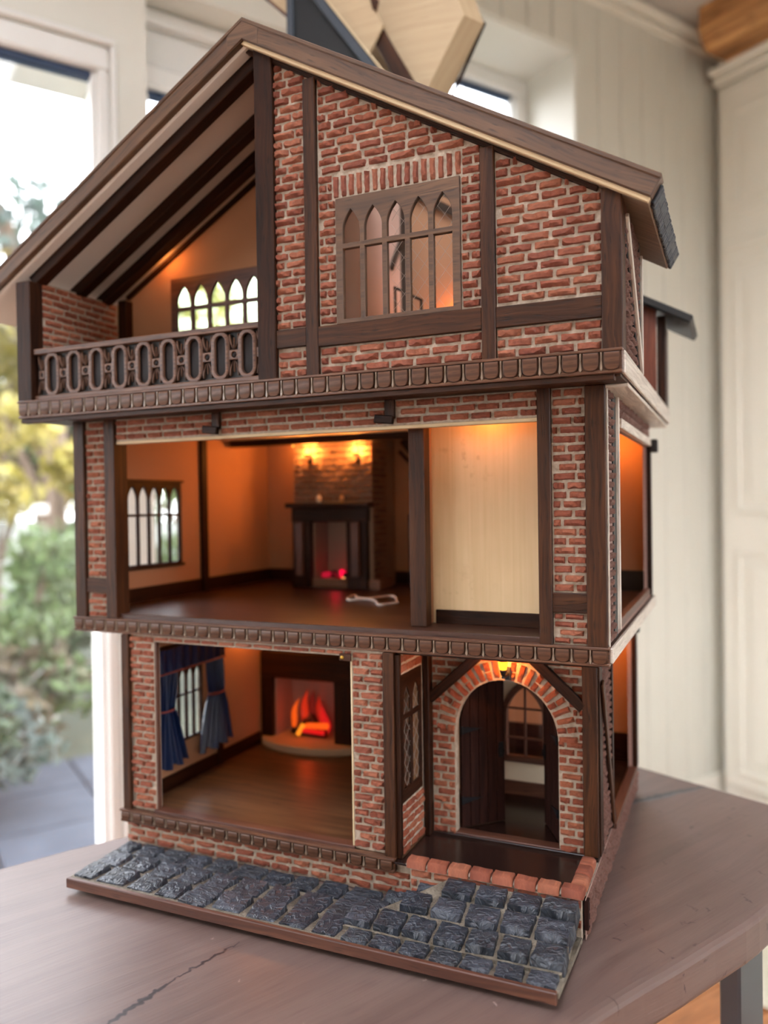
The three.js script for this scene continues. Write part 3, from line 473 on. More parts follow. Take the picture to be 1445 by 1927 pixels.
function hang(mirror, x, z, turn) {
  const leafs = door(mirror), put = (g) => { g.rotateY(turn); g.translate(x, 0.0535, z); return g; };
  const d = new THREE.Group(); d.name = 'door_leaf'; house.add(d); origin.set(d, origin.get(house));
  for (const g of leafs) part('plank', put(g), M.oakRedDark, d);
  const s = mirror ? -1 : 1;
  for (const y of [0.036, 0.128]) { part('strap_hinge', put(wallZ(shapeOf([[0.002, y - 0.004], [0.009, y - 0.0035], [0.024, y - 0.0012], [0.031, y], [0.024, y + 0.0012], [0.009, y + 0.0035], [0.002, y + 0.004]].map(([a, b]) => [a * s, b]).slice(0)[s > 0 ? 'slice' : 'reverse']()), 0.0032, 0.0046, 0.0003)), M.iron, d); part('hinge_knuckle', put(lathe([[0, 0], [0.002, 0], [0.002, 0.01], [0, 0.01]], 0.001 * s, y - 0.005, 0.004, 8)), M.iron, d); }
  part('door_handle', put(G(wallZ(shapeOf([[0.056, 0.086], [0.0625, 0.086], [0.064, 0.095], [0.0625, 0.106], [0.056, 0.106], [0.0545, 0.095]].map(([a, b]) => [a * s, b])[s > 0 ? 'slice' : 'reverse']()), 0.0032, 0.0044, 0.0003), (() => { const g = new THREE.TorusGeometry(0.0038, 0.0008, 6, 16); g.translate(0.0592 * s, 0.0945, 0.0055); return g; })())), M.iron, d);
}
M.oakRedDark = PH({ specularIntensity: 0.15, ...woodTex([22, 12, 11], [42, 23, 19], [54, 31, 25], 211, 0.2), roughness: 0.8, bumpScale: 0.0003 });
hang(false, AX - AR + 0.001, -0.104, 46 * PI / 180); hang(true, AX + AR - 0.001, -0.104, -62 * PI / 180);
hp('brace', bar(0.5225, 0.226, 0.588, 0.285, 0.013, -0.084, -0.077, 0.001), M.oakDark);
hp('brace', bar(0.7195, 0.231, 0.657, 0.288, 0.013, -0.084, -0.077, 0.001), M.oakDark);
hp('lintel_beam', cbox(0.5155, 0.727, 0.289, 0.2968, -0.088, -0.081, 0.0006, 'x'), M.oakDark);
// hall behind the doors, with an arched window into the lit back room
{ const s = shapeOf(rect(0.509, 0.729, 0.052, 0.2965)); const hole = new THREE.Path(); const wx = 0.606, hw = 0.031; hole.moveTo(wx - hw, 0.104); hole.lineTo(wx + hw, 0.104); hole.lineTo(wx + hw, 0.172); hole.bezierCurveTo(wx + hw, 0.19, wx + 0.018, 0.207, wx, 0.218); hole.bezierCurveTo(wx - 0.018, 0.207, wx - hw, 0.19, wx - hw, 0.172); hole.lineTo(wx - hw, 0.104); s.holes.push(hole);
  hp('hall_wall', wallZ(s, -0.256, -0.25), M.plasterPale);
  const o2 = (e, y0, y1) => { const p = new THREE.Shape(); p.moveTo(wx - hw - e, y0); p.lineTo(wx + hw + e, y0); p.lineTo(wx + hw + e, 0.172); p.bezierCurveTo(wx + hw + e, 0.19 + e, wx + 0.018 + e, 0.207 + e, wx, y1); p.bezierCurveTo(wx - 0.018 - e, 0.207 + e, wx - hw - e, 0.19 + e, wx - hw - e, 0.172); p.lineTo(wx - hw - e, y0); return p; };
  const fr = o2(0.002, 0.1, 0.221); fr.holes.push(o2(-0.005, 0.109, 0.21)); const f = hp('hall_window', wallZ(fr, -0.2565, -0.2455, 0.0006), M.oakRed);
  part('glazing_bar', cbox(wx - 0.0016, wx + 0.0016, 0.108, 0.212, -0.253, -0.249, 0.0004), M.oakRed, f); for (const y of [0.135, 0.178]) part('glazing_bar', cbox(wx - hw, wx + hw, y - 0.0014, y + 0.0014, -0.253, -0.249, 0.0004), M.oakRed, f);
  part('pane', wallZ(o2(-0.004, 0.108, 0.212), -0.2515, -0.2508), M.glass, f).castShadow = false;
  hp('skirting', cbox(0.509, 0.729, 0.052, 0.072, -0.25, -0.2465, 0.0006, 'x'), M.oakRed); }
// right side of the ground storey
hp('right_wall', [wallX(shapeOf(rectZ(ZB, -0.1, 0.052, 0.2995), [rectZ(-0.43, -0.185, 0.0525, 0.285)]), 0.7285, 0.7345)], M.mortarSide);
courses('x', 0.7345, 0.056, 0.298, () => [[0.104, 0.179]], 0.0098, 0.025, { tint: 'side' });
hp('post', cbox(0.7335, 0.7395, 0.052, 0.2995, -0.19, -0.18, 0.0006), M.oakDark);
hp('post', cbox(0.7345, 0.742, 0.052, 0.2995, -0.45, -0.43, 0.0008), M.oakDark);
hp('opening_trim', cbox(0.7285, 0.736, 0.052, 0.285, -0.1925, -0.19, 0.0003), M.ply, 'pale edge of the side opening');
{ const g = bar(0.09, 0.262, 0.178, 0.062, 0.012, 0.7385, 0.7425, 0.001); g.rotateY(PI / 2); hp('brace', g, M.oak); }
courses('x', 0.735, 0.004, 0.046, () => [[-0.008, 0.47]], 0.0098, 0.028, { depth: 0.0045, tint: 'side' });
hp('side_plinth', cbox(0.7349, 0.7356, 0.001, 0.046, ZB, 0.011, 0.0002), M.mortarSide);
hp('opening_sill', cbox(0.7285, 0.742, 0.046, 0.0535, -0.44, -0.19, 0.0008, 'z'), M.oakRed);
hp('hinge_block', cbox(0.738, 0.747, 0.268, 0.284, -0.445, -0.432, 0.001), M.black);
hp('hinge_block', cbox(0.7335, 0.7385, 0.012, 0.0445, 0.0015, 0.0115, 0.0006), M.oakRedDark);
// coping bricks round the porch floor
{ const cop = (seedK, w) => { const n = 9, pos = [], idx = [], uv = []; for (let j = 0; j <= n; j++) { const a = PI * j / n, y = Math.pow(Math.sin(a), 0.45), z = -Math.sign(Math.cos(a)) * Math.pow(Math.abs(Math.cos(a)), 0.5); for (const x of [-0.5, -0.46, -0.2, 0.1, 0.46, 0.5]) { const e = Math.abs(x) === 0.5; pos.push(x * w, (e ? y * 0.86 : y * rr(0.95, 1.06)) * 0.0102, z * 0.0088 * (e ? 0.88 : rr(0.96, 1.05))); uv.push(x + seedK * 0.4, j / n); } } const c = 6; for (let j = 0; j < n; j++) for (let i = 0; i < c - 1; i++) { const a = j * c + i; idx.push(a, a + c, a + c + 1, a, a + c + 1, a + 1); }
    for (const s of [0, 5]) { const b = pos.length / 3; pos.push(s ? 0.5 * w : -0.5 * w, 0, 0); uv.push(0, 0); for (let j = 0; j < n; j++) { const p = j * c + s, q = (j + 1) * c + s; if (s) idx.push(b, p, q); else idx.push(b, q, p); } }
    const g = new THREE.BufferGeometry(); g.setAttribute('position', new THREE.Float32BufferAttribute(pos, 3)); g.setAttribute('uv', new THREE.Float32BufferAttribute(uv, 2)); g.setIndex(idx); g.computeVertexNormals(); return toCreasedNormals(g, 1.0); };
  const variants = [0, 1, 2, 3].map((k) => cop(k, 1)); const L = 0.0262;
  hp('coping_bed', [cbox(0.524, 0.731, 0.0455, 0.051, 0.003, 0.0135, 0.002, 'x'), cbox(0.7195, 0.731, 0.0455, 0.052, -0.072, 0.004, 0.002, 'z')], M.mortar);
  for (let k = 0; k < 8; k++) { const m = placed('coping_brick', variants[k % 4], M.brick[k % 4], house, 0.5385 + k * L * 1.0, 0.0465, 0.0075, [rr(-0.05, 0.05), rr(-0.03, 0.03), 0]); m.scale.set(L - 0.0022, 1, 1); }
  for (let k = 0; k < 3; k++) { const m = placed('coping_brick', variants[(k + 1) % 4], M.brick[(k + 2) % 4], house, 0.7258, 0.0475, -0.0125 - k * 0.0235, [0, PI / 2, rr(-0.03, 0.03)]); m.scale.set(0.0215, 1.05, 0.98); } }
// small latch on the ground lintel
{ const l = hp('turn_latch', cbox(0.436, 0.452, 0.2855, 0.2945, 0.0035, 0.0075, 0.0008), M.oak); part('screw', [lathe([[0, 0.0012], [0.0022, 0.0009], [0.0026, 0], [0, 0]], 0, 0, 0, 12).rotateX(PI / 2).translate(0.4405, 0.29, 0.0075)], M.brass, l); }

// ---- middle storey
hp('post', cbox(-0.0005, 0.0195, 0.3195, 0.606, -0.012, 0.0035, 0.001), M.oak);
hp('post', cbox(0.0575, 0.077, 0.3195, 0.606, -0.024, 0.0035, 0.001), M.oak);
hp('post', cbox(0.6865, 0.7015, 0.3195, 0.611, -0.014, 0.0035, 0.001), M.oak);
hp('post', cbox(0.739, 0.761, 0.3195, 0.606, -0.006, 0.0035, 0.001), M.oak);
hp('brick_backing', cbox(0.019, 0.058, 0.3195, 0.606, -0.01, -0.003, 0.0003), M.mortar);
hp('brick_backing', cbox(0.701, 0.74, 0.3195, 0.606, -0.01, -0.003, 0.0003), M.mortar);
hp('brick_backing', cbox(0.077, 0.687, 0.5745, 0.606, -0.01, -0.002, 0.0003), M.mortar);
hp('lintel_edge', cbox(0.077, 0.6865, 0.5705, 0.5746, -0.012, -0.001, 0.0006, 'x'), M.ply, 'pale plywood edge of the lintel');
courses('z', -0.003, 0.321, 0.3565, () => [[0.021, 0.0565], [0.703, 0.7385]], 0.0101, 0.027);
courses('z', -0.003, 0.379, 0.6055, () => [[0.021, 0.0565], [0.703, 0.7385]], 0.0101, 0.027);
courses('z', -0.002, 0.576, 0.6055, () => cut(0.079, 0.6855, [[0.246, 0.26], [0.5, 0.514]]), 0.0099, 0.031);
hp('rail_block', cbox(0.019, 0.058, 0.3565, 0.378, -0.004, 0.0015, 0.0008, 'x'), M.oak);
hp('rail_block', cbox(0.701, 0.7395, 0.3565, 0.3785, -0.004, 0.0015, 0.0008, 'x'), M.oak);
for (const x of [0.247, 0.501]) { hp('bracket_stub', cbox(x, x + 0.0125, 0.583, 0.606, -0.002, 0.004, 0.0008), M.oak); const l = cbox(-0.012, 0.012, -0.005, 0.005, 0, 0.007, 0.001); l.rotateZ(-0.12); l.translate(x + 0.001, 0.582, 0.004); hp('turn_latch', l, M.oakDark); }
hp('left_wall', wallX(shapeOf(rectZ(-0.513, 0, 0.3195, 0.606), [rectZ(-0.228, -0.068, 0.383, 0.5225)]), 0.004, 0.012), M.plaster);
hp('left_wall_cladding', wallX(shapeOf(rectZ(-0.505, -0.012, 0.3195, 0.606), [rectZ(-0.23, -0.066, 0.381, 0.5245)]), 0.0, 0.004), M.mortar);
lancetWindow('wall_window', 'x', 0.008, 0.006, 0.068, 0.228, 0.383, 0.5225, 6, { split: 0.6, side: 0.004, top: 0.008, mull: 0.004, bot: 0.004, mat: M.oakDark });
hp('window_ledge', [cbox(0.012, 0.0155, 0.521, 0.525, -0.231, -0.065, 0.0005, 'z'), cbox(0.012, 0.0155, 0.379, 0.3835, -0.231, -0.065, 0.0005, 'z')], M.oak);
hp('back_wall', cbox(0.012, 0.754, 0.3195, 0.606, -0.513, -0.505, 0.0005), M.plaster);
hp('skirting', cbox(0.012, 0.0155, 0.327, 0.351, -0.505, -0.024, 0.0006, 'z'), M.oakDark);
hp('skirting', cbox(0.0155, 0.53, 0.327, 0.351, -0.505, -0.5015, 0.0006, 'x'), M.oakDark);
hp('inner_post', cbox(0.012, 0.019, 0.327, 0.6025, -0.294, -0.278, 0.0006), M.oakDark);
hp('ceiling_beam', cbox(0.019, 0.53, 0.59, 0.6025, -0.38, -0.362, 0.0008, 'x'), M.oakDark);
hp('post', cbox(0.5175, 0.5385, 0.327, 0.6025, -0.05, -0.03, 0.001), M.oak);
hp('partition', cbox(0.526, 0.534, 0.327, 0.6025, -0.5, -0.05, 0.0005), M.plaster);
hp('stair_panel', cbox(0.534, 0.7535, 0.327, 0.6025, -0.074, -0.068, 0.0004, 'y'), M.panelPaint, 'bare cream painted panel with faint scuffs');
hp('skirting', cbox(0.5385, 0.7535, 0.327, 0.3445, -0.068, -0.0645, 0.0006, 'x'), M.oakDark);
// stairs on the back wall, right of the chimney
hp('stair_string', [bar(0.33, 0.60, 0.52, 0.35, 0.022, -0.5, -0.47, 0.001)], M.oakDark);
hp('stair_rail', [bar(0.33, 0.575, 0.45, 0.45, 0.006, -0.45, -0.444, 0.001)], M.oakDark);
hp('newel', cbox(0.345, 0.356, 0.327, 0.46, -0.46, -0.448, 0.001), M.oakDark);
// right side of the middle storey
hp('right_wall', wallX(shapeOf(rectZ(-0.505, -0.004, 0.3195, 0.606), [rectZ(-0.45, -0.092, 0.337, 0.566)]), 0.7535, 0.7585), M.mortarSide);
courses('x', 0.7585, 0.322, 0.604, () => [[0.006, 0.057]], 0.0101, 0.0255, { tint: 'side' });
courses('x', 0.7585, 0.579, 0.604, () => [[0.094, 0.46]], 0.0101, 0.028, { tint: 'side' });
hp('side_edge', cbox(0.7605, 0.7625, 0.3195, 0.606, -0.008, -0.004, 0.0003), M.slabEdge);
hp('side_gap', cbox(0.7585, 0.7600, 0.3195, 0.606, -0.086, -0.06, 0.0003), M.black, 'black slot beside the side opening');
hp('side_edge', cbox(0.7535, 0.7635, 0.327, 0.606, -0.0925, -0.087, 0.0004), M.slabEdge);
hp('side_lintel', cbox(0.7585, 0.7665, 0.566, 0.578, -0.455, -0.096, 0.001, 'z'), M.slabEdge);
hp('post', cbox(0.7585, 0.7655, 0.327, 0.572, -0.465, -0.45, 0.0008), M.oakDark);
hp('hinge_block', cbox(0.7645, 0.776, 0.556, 0.577, -0.465, -0.449, 0.0015), M.black);
hp('opening_sill', cbox(0.7535, 0.7625, 0.327, 0.338, -0.45, -0.093, 0.0008, 'z'), M.oakRed);
// small step from the back-right room: dark skirting on its back wall
hp('skirting', cbox(0.534, 0.7535, 0.327, 0.362, -0.505, -0.5, 0.0006, 'x'), M.black);
hp('skirting', cbox(0.516, 0.7285, 0.052, 0.095, ZB, ZB + 0.004, 0.0006, 'x'), M.oakRedDark);

// ---- cornices with carved tongues
const tongue = (() => { const s = new THREE.Shape(), a = 0.0081, h = 0.0165; s.moveTo(-a, 0); s.lineTo(-a, -h * 0.62); s.bezierCurveTo(-a * 0.97, -h * 0.9, -a * 0.6, -h, 0, -h); s.bezierCurveTo(a * 0.6, -h, a * 0.97, -h * 0.9, a, -h * 0.62); s.lineTo(a, 0); const g = new THREE.ExtrudeGeometry(s, { depth: 0.0012, bevelEnabled: true, bevelSize: 0.0012, bevelThickness: 0.0027, bevelOffset: -0.0012, bevelSegments: 3, curveSegments: 8 }); return toCreasedNormals(clean(g), 0.6); })();
const dart = (() => { const s = shapeOf([[-0.0011, 0], [0.0011, 0], [0.0006, -0.007], [0.0016, -0.0145], [0, -0.0172], [-0.0016, -0.0145], [-0.0006, -0.007]]); return clean(new THREE.ExtrudeGeometry(s, { depth: 0.0022, bevelEnabled: true, bevelSize: 0.0005, bevelThickness: 0.0012, bevelOffset: -0.0005, bevelSegments: 1 })); })();
function cornice(x0, x1, yTop, z, hh, pitch, label) {
  const c = hp('cornice', [cbox(x0, x1, yTop - hh, yTop, z - 0.012, z - 0.005, 0.0008, 'x'), cbox(x0 - 0.0006, x1 + 0.0006, yTop - 0.0016, yTop + 0.0014, z - 0.012, z - 0.001, 0.0006, 'x'), cbox(x0, x1, yTop - hh - 0.003, yTop - hh + 0.0008, z - 0.012, z - 0.0025, 0.0008, 'x')], M.carved, label);
  const n = Math.round((x1 - x0) / pitch), p = (x1 - x0) / n, k = (hh - 0.0012) / 0.0165;
  for (let i = 0; i < n; i++) { const m = placed('tongue', tongue, M.carved, c, x0 + (i + 0.5) * p, yTop - 0.0016, z - 0.0048); m.scale.set(p / 0.0205, k, 1); if (i) { const d = placed('dart', dart, M.dart, c, x0 + i * p, yTop - 0.0016, z - 0.0046); d.scale.set(1, k, 1); } }
  return c;
}
cornice(0.0832, 0.508, 0.0495, 0.0125, 0.0135, 0.0205, 'carved tongue moulding under the ground room');
cornice(-0.003, 0.7628, 0.3195, 0.0075, 0.0165, 0.0202, 'carved tongue moulding of the middle floor');
cornice(-0.046, 0.7865, 0.632, 0.062, 0.0205, 0.0208, 'carved tongue moulding under the gable');
hp('under_cornice', cbox(-0.0445, 0.778, 0.602, 0.6085, 0.044, 0.056, 0.0008, 'x'), M.oak);

// ---- upper storey: gable wall, timbers, window
const RS = -0.576, AXX = 0.348, AYY = 1.069, roofR = (x, off = 0) => AYY + RS * (x - AXX) - off * 1.154, roofL = (x, off = 0) => AYY - 0.586 * (AXX - x) - off * 1.159;
const under = 0.026;
hp('gable_backing', wallZ(shapeOf([[0.358, 0.632], [0.785, 0.632], [0.785, roofR(0.785, under)], [0.358, roofR(0.358, under)]], [rect(0.464, 0.6155, 0.691, 0.837)]), 0.0405, 0.0488), M.mortar);
courses('z', 0.0488, 0.634, 0.6665, () => cut(0.384, 0.765, [[0.422, 0.441], [0.6385, 0.656]]), 0.0104, 0.0295);
courses('z', 0.0488, 0.6925, 1.045, (v, h) => { const lim = AXX + (AYY - under * 1.154 - v - h * 0.5) / -RS; const s = [[0.381, Math.min(0.4225, lim)], [0.441, Math.min(0.6388, lim)], [0.656, Math.min(0.7655, lim)]].filter(([a, b]) => b - a > 0.004); const hole = v < 0.838 ? [[0.4615, 0.6175]] : v < 0.8675 ? [[0.4575, 0.6185]] : []; return s.flatMap(([a, b]) => cut(a, b, hole)); }, 0.0104, 0.0295);
for (let k = 0; k < 16; k++) brick('z', 0.4635 + k * 0.01002, 0.8522 + rr(-0.0005, 0.0005), 0.0488, 0.0246, 0.0064, 0.0046, PI / 2);
hp('post', cbox(0.3562, 0.3815, 0.633, 1.036, 0.036, 0.0568, 0.0012, 'y'), M.oakDark);
hp('post', cbox(0.4228, 0.4392, 0.633, 0.985, 0.046, 0.0552, 0.001, 'y'), M.oak);
hp('post', cbox(0.6395, 0.6552, 0.633, 0.862, 0.046, 0.0552, 0.001, 'y'), M.oak);
hp('post', cbox(0.7662, 0.7868, 0.633, 0.796, 0.03, 0.0562, 0.001, 'y'), M.oak);
hp('rail', cbox(0.3815, 0.4228, 0.670, 0.692, 0.046, 0.0542, 0.0008, 'x'), M.oak);
hp('rail', cbox(0.4392, 0.6395, 0.667, 0.691, 0.046, 0.0545, 0.0008, 'x'), M.oak);
hp('rail', cbox(0.6552, 0.7662, 0.667, 0.6895, 0.046, 0.0542, 0.0008, 'x'), M.oak);
{ const f = lancetWindow('gable_window', 'z', 0.0495, 0.0066, 0.4635, 0.616, 0.691, 0.8375, 5, { split: 0.615, side: 0.009, top: 0.0145, bot: 0.0055, mull: 0.0062, mat: M.oakGold = S({ ...woodTex([48, 30, 18], [86, 58, 37], [102, 72, 47], 221, 0.25), roughness: 0.5, bumpScale: 0.0002 }) }); leading('z', 0.0482, 0.533, 0.607, 0.697, 0.823, 0.0165, 0.00016, f); }
// roof: fascia boards, boarding, slates
const ux = 0.8665, uy = -0.4991;
const roofBar = (L0, L1, w0, w1, z0, z1, b, left) => { const g = cbox(L0, L1, -w1, -w0, z0, z1, b, 'x'); const a = left ? Math.PI + Math.atan(0.586) : Math.atan(RS); if (left) { g.scale(1, -1, 1); const ix = g.attributes.position.array, n = g.attributes.normal.array, uvA = g.attributes.uv.array; for (let i = 0; i < ix.length; i += 9) { for (let k = 0; k < 3; k++) { let t = ix[i + 3 + k]; ix[i + 3 + k] = ix[i + 6 + k]; ix[i + 6 + k] = t; t = n[i + 3 + k]; n[i + 3 + k] = n[i + 6 + k]; n[i + 6 + k] = t; } const o = i / 9 * 6; for (let k = 0; k < 2; k++) { const t = uvA[o + 2 + k]; uvA[o + 2 + k] = uvA[o + 4 + k]; uvA[o + 4 + k] = t; } } g.rotateZ(a); } else g.rotateZ(a); g.translate(AXX, AYY, 0); return g; };
hp('fascia', roofBar(0.0, 0.5515, 0, 0.0212, 0.0535, 0.067, 0.0012), M.oakGold);
hp('fascia', roofBar(0.0, 0.565, 0, 0.0212, 0.0535, 0.067, 0.0012, true), M.oakGold);
hp('fascia_cap', roofBar(0.0, 0.551, -0.002, 0.003, 0.045, 0.0685, 0.001), M.oakGold);
hp('fascia_cap', roofBar(0.0, 0.565, -0.002, 0.003, 0.045, 0.0685, 0.001, true), M.oakGold);
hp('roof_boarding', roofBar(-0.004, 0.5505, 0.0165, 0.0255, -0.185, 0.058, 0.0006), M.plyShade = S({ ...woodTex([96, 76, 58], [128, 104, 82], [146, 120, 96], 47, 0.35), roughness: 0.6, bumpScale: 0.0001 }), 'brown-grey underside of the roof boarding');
hp('roof_boarding', roofBar(-0.004, 0.565, 0.0165, 0.0255, -0.185, 0.058, 0.0006, true), M.ceilWhite, 'white painted underside');
for (const left of [false, true]) { const g = []; for (let r = 0; r < 12; r++) for (let k = 0; k < 7; k++) { const L = left ? 0.565 : 0.5515, a = 0.003 + r * (L - 0.003) / 12, z = 0.05 - (k + 1) * 0.0338 + (r % 2) * 0.004; g.push(roofBar(a, Math.min(L + 0.003, a + (L - 0.003) / 12 + rr(0.004, 0.008)), 0.001 + rr(0, 0.002) + (0.004), 0.0165, Math.max(-0.187, z), Math.min(0.053, z + 0.0325), 0.0014, left)); }
  const sl = new THREE.Group(); sl.name = 'slates'; house.add(sl); origin.set(sl, origin.get(house)); for (const q of g) part('slate', q, M.slate, sl); }
hp('eave_slate_edge', (() => { const n = 42, gs = []; for (let i = 0; i < n; i++) { const z = -0.186 + i * 0.2385 / n; gs.push(roofBar(0.5505, 0.5535 + rr(0, 0.0016), 0.0025 + rr(0, 0.0018), 0.0235 + rr(-0.001, 0.001), z, z + 0.2385 / n + 0.001, 0.001)); } return gs; })(), M.slate, 'rough dark slate edge of the eave', 'stuff');
hp('boarding_edge', roofBar(-0.002, 0.5505, 0.0195, 0.0256, 0.0579, 0.0635, 0.0005), M.ply, 'pale plywood edge under the fascia');
hp('wall_trim', roofBar(0.012, 0.495, 0.0258, 0.0305, 0.046, 0.0535, 0.0006), M.oakDark);
// balcony: rafters, knee wall, back wall with a window, carved parapet
for (const z of [0.034, -0.042, -0.096]) hp('rafter', roofBar(0.0, 0.462, 0.0255, 0.0415, z - 0.0095, z + 0.0095, 0.001, true), M.oakDark);
hp('purlin_trim', roofBar(0.0, 0.44, 0.0255, 0.032, -0.139, -0.1325, 0.0008, true), M.oakDark);
hp('post', cbox(-0.0486, -0.0215, 0.633, 0.8035, 0.034, 0.0575, 0.001, 'y'), M.oakDark);
hp('knee_wall', cbox(-0.038, -0.0245, 0.632, 0.808, -0.14, 0.036, 0.0005), M.mortar);
courses('nx', -0.0245, 0.634, 0.806, () => [], 0.01, 0.03);
courses('x', -0.0245, 0.634, 0.806, () => [[-0.033, 0.118]], 0.01, 0.029, { depth: 0.0035 });
hp('inner_post', cbox(-0.0245, -0.009, 0.632, 0.815, -0.1385, -0.121, 0.0008), M.oakDark);
hp('balcony_back_wall', wallZ(shapeOf([[-0.038, 0.632], [0.372, 0.632], [0.372, roofR(0.372, 0.025)], [0.348, roofL(0.348, 0.0255)], [-0.038, roofL(-0.038, 0.0255)]], [rect(0.073, 0.245, 0.752, 0.839)]), -0.146, -0.139), M.plaster);
lancetWindow('balcony_window', 'z', -0.14, 0.006, 0.0695, 0.2485, 0.749, 0.842, 5, { split: 0.47, side: 0.0115, top: 0.013, bot: 0.01, mull: 0.0065, mat: M.oakRed, glass: M.frost = PH({ color: 0xeaf4dc, transmission: 1, thickness: 0, roughness: 0.35, ior: 1.4 }) });
hp('balcony_floor', cbox(-0.038, 0.37, 0.632, 0.635, -0.139, 0.045, 0.0004, 'x'), M.floorWood);
{
  const c0 = 0.0108, pit = 0.04075, zf = 0.0475, cy = 0.6715, par = hp('parapet', [cbox(-0.0215, 0.3565, 0.6355, 0.7005, 0.041, 0.0446, 0.0004, 'x')], M.black);
  part('top_rail', cbox(-0.0215, 0.3565, 0.6985, 0.7065, 0.0405, 0.0535, 0.001, 'x'), M.carved, par); part('bottom_rail', cbox(-0.0215, 0.3565, 0.6345, 0.6405, 0.0415, 0.0515, 0.001, 'x'), M.carved, par);
  const stad = (a, h, P = THREE.Shape) => { const p = new P(); p.moveTo(a, -h + a); p.lineTo(a, h - a); p.absarc(0, h - a, a, 0, PI, false); p.lineTo(-a, -h + a); p.absarc(0, -h + a, a, PI, 2 * PI, false); return p; };
  const ringS = stad(0.0138, 0.0308); ringS.holes.push(stad(0.0076, 0.0248, THREE.Path));
  const ringG = toCreasedNormals(clean(new THREE.ExtrudeGeometry(ringS, { depth: 0.0016, bevelEnabled: true, bevelSize: 0.0013, bevelThickness: 0.0018, bevelOffset: -0.0013, bevelSegments: 3, curveSegments: 12 })), 0.6);
  const insG = toCreasedNormals(clean(new THREE.ExtrudeGeometry(stad(0.0071, 0.0248), { depth: 0.0004, bevelEnabled: true, bevelSize: 0.0018, bevelThickness: 0.0012, bevelOffset: -0.0018, bevelSegments: 2, curveSegments: 10 })), 0.7);
  const lk = shapeOf([[-0.0085, -0.0062], [0.0085, -0.0062], [0.0085, 0.0062], [-0.0085, 0.0062]]); { const h = new THREE.Path(); h.absarc(0, 0, 0.0038, 0, 2 * PI); lk.holes.push(h); }
  const linkG = clean(new THREE.ExtrudeGeometry(lk, { depth: 0.0012, bevelEnabled: true, bevelSize: 0.0008, bevelThickness: 0.001, bevelOffset: -0.0008, bevelSegments: 2, curveSegments: 12 }));
  const bossG = clean(ball(0.0034, 0, 0, 0, 12)); bossG.scale(1, 1, 0.55);
  const petal = (x0, y0, x1, y1, bend, w) => { const s = new THREE.Shape(), dx = x1 - x0, dy = y1 - y0, L = Math.hypot(dx, dy), nx = -dy / L, ny = dx / L, mx = (x0 + x1) / 2 + nx * bend, my = (y0 + y1) / 2 + ny * bend; s.moveTo(x0, y0); s.quadraticCurveTo(mx + nx * w, my + ny * w, x1 + nx * w * 0.6, y1 + ny * w * 0.6); s.quadraticCurveTo(x1 + dx / L * w, y1 + dy / L * w, x1 - nx * w * 0.6, y1 - ny * w * 0.6); s.quadraticCurveTo(mx - nx * w, my - ny * w, x0, y0); return clean(new THREE.ExtrudeGeometry(s, { depth: 0.0005, bevelEnabled: true, bevelSize: 0.0008, bevelThickness: 0.0017, bevelOffset: -0.0006, bevelSegments: 2, curveSegments: 6 })); };
  const petals = [1, -1].flatMap((s) => [petal(-0.0016, 0.0075 * s, -0.0064, 0.0258 * s, 0.0022 * s, 0.0013), petal(0.0016, 0.0075 * s, 0.0064, 0.0258 * s, -0.0022 * s, 0.0013), petal(0, 0.0072 * s, 0, 0.021 * s, 0, 0.0009)]);
  for (let k = 0; k < 9; k++) { placed('carved_oval', ringG, M.carved, par, c0 + k * pit, cy - 0.0018, zf); placed('oval_inset', insG, M.inset = M.inset || PH({ color: 0x1c1412, roughness: 0.4, specularIntensity: 0.3 }), par, c0 + k * pit, cy - 0.0018, 0.0448); }
  for (let k = 0; k < 10; k++) { const x = c0 + (k - 0.5) * pit, e = k === 0 ? 0.6 : 1; const l = placed('carved_link', linkG, M.carved, par, x, cy - 0.0018, zf); l.scale.x = e; placed('boss', bossG, M.inset, par, x, cy - 0.0018, zf); for (const p of petals) placed('carved_petal', p, M.carved, par, x, cy - 0.0018, zf); }
}
// upper right room
hp('upper_partition', wallX(shapeOf(rectZ(-0.36, 0.04, 0.632, 1.03)), 0.372, 0.38), M.plaster2 = S({ color: 0xc4a496, roughness: 0.85 }));
hp('upper_back_wall', wallZ(shapeOf([[0.38, 0.632], [0.73, 0.632], [0.73, 0.82], [0.38, 1.03]]), -0.366, -0.36), M.plaster);
hp('inner_post', cbox(0.38, 0.392, 0.632, 1.02, -0.36, -0.346, 0.0006), M.oakDark);
{ const g = bar(0.3, 0.86, 0.352, 0.93, 0.008, 0.38, 0.386, 0.0008); g.rotateY(PI / 2); hp('brace', g, M.oakDark); }
hp('brace', bar(0.40, 1.0, 0.52, 0.925, 0.012, -0.359, -0.35, 0.0008), M.oakDark);
hp('upper_floor', cbox(0.38, 0.783, 0.632, 0.635, -0.36, 0.04, 0.0004, 'x'), M.floorWood);
hp('balcony_partition', wallX(shapeOf([[-0.036, 0.632], [0.139, 0.632], [0.139, 1.035], [-0.036, 1.035]]), 0.3575, 0.3719), M.plaster);
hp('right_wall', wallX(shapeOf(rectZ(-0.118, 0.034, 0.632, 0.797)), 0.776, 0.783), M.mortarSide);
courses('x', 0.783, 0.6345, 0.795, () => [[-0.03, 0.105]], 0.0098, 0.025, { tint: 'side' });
hp('side_post', cbox(0.777, 0.786, 0.632, 0.792, -0.122, -0.108, 0.0008), M.black);
hp('side_edge', cbox(0.784, 0.7885, 0.632, 0.775, -0.126, -0.122, 0.0004), M.slabEdge);
{ const g = bar(-0.028, 0.775, 0.104, 0.634, 0.008, 0.7865, 0.7905, 0.0008); g.rotateY(PI / 2); hp('brace', g, M.slabEdge); }
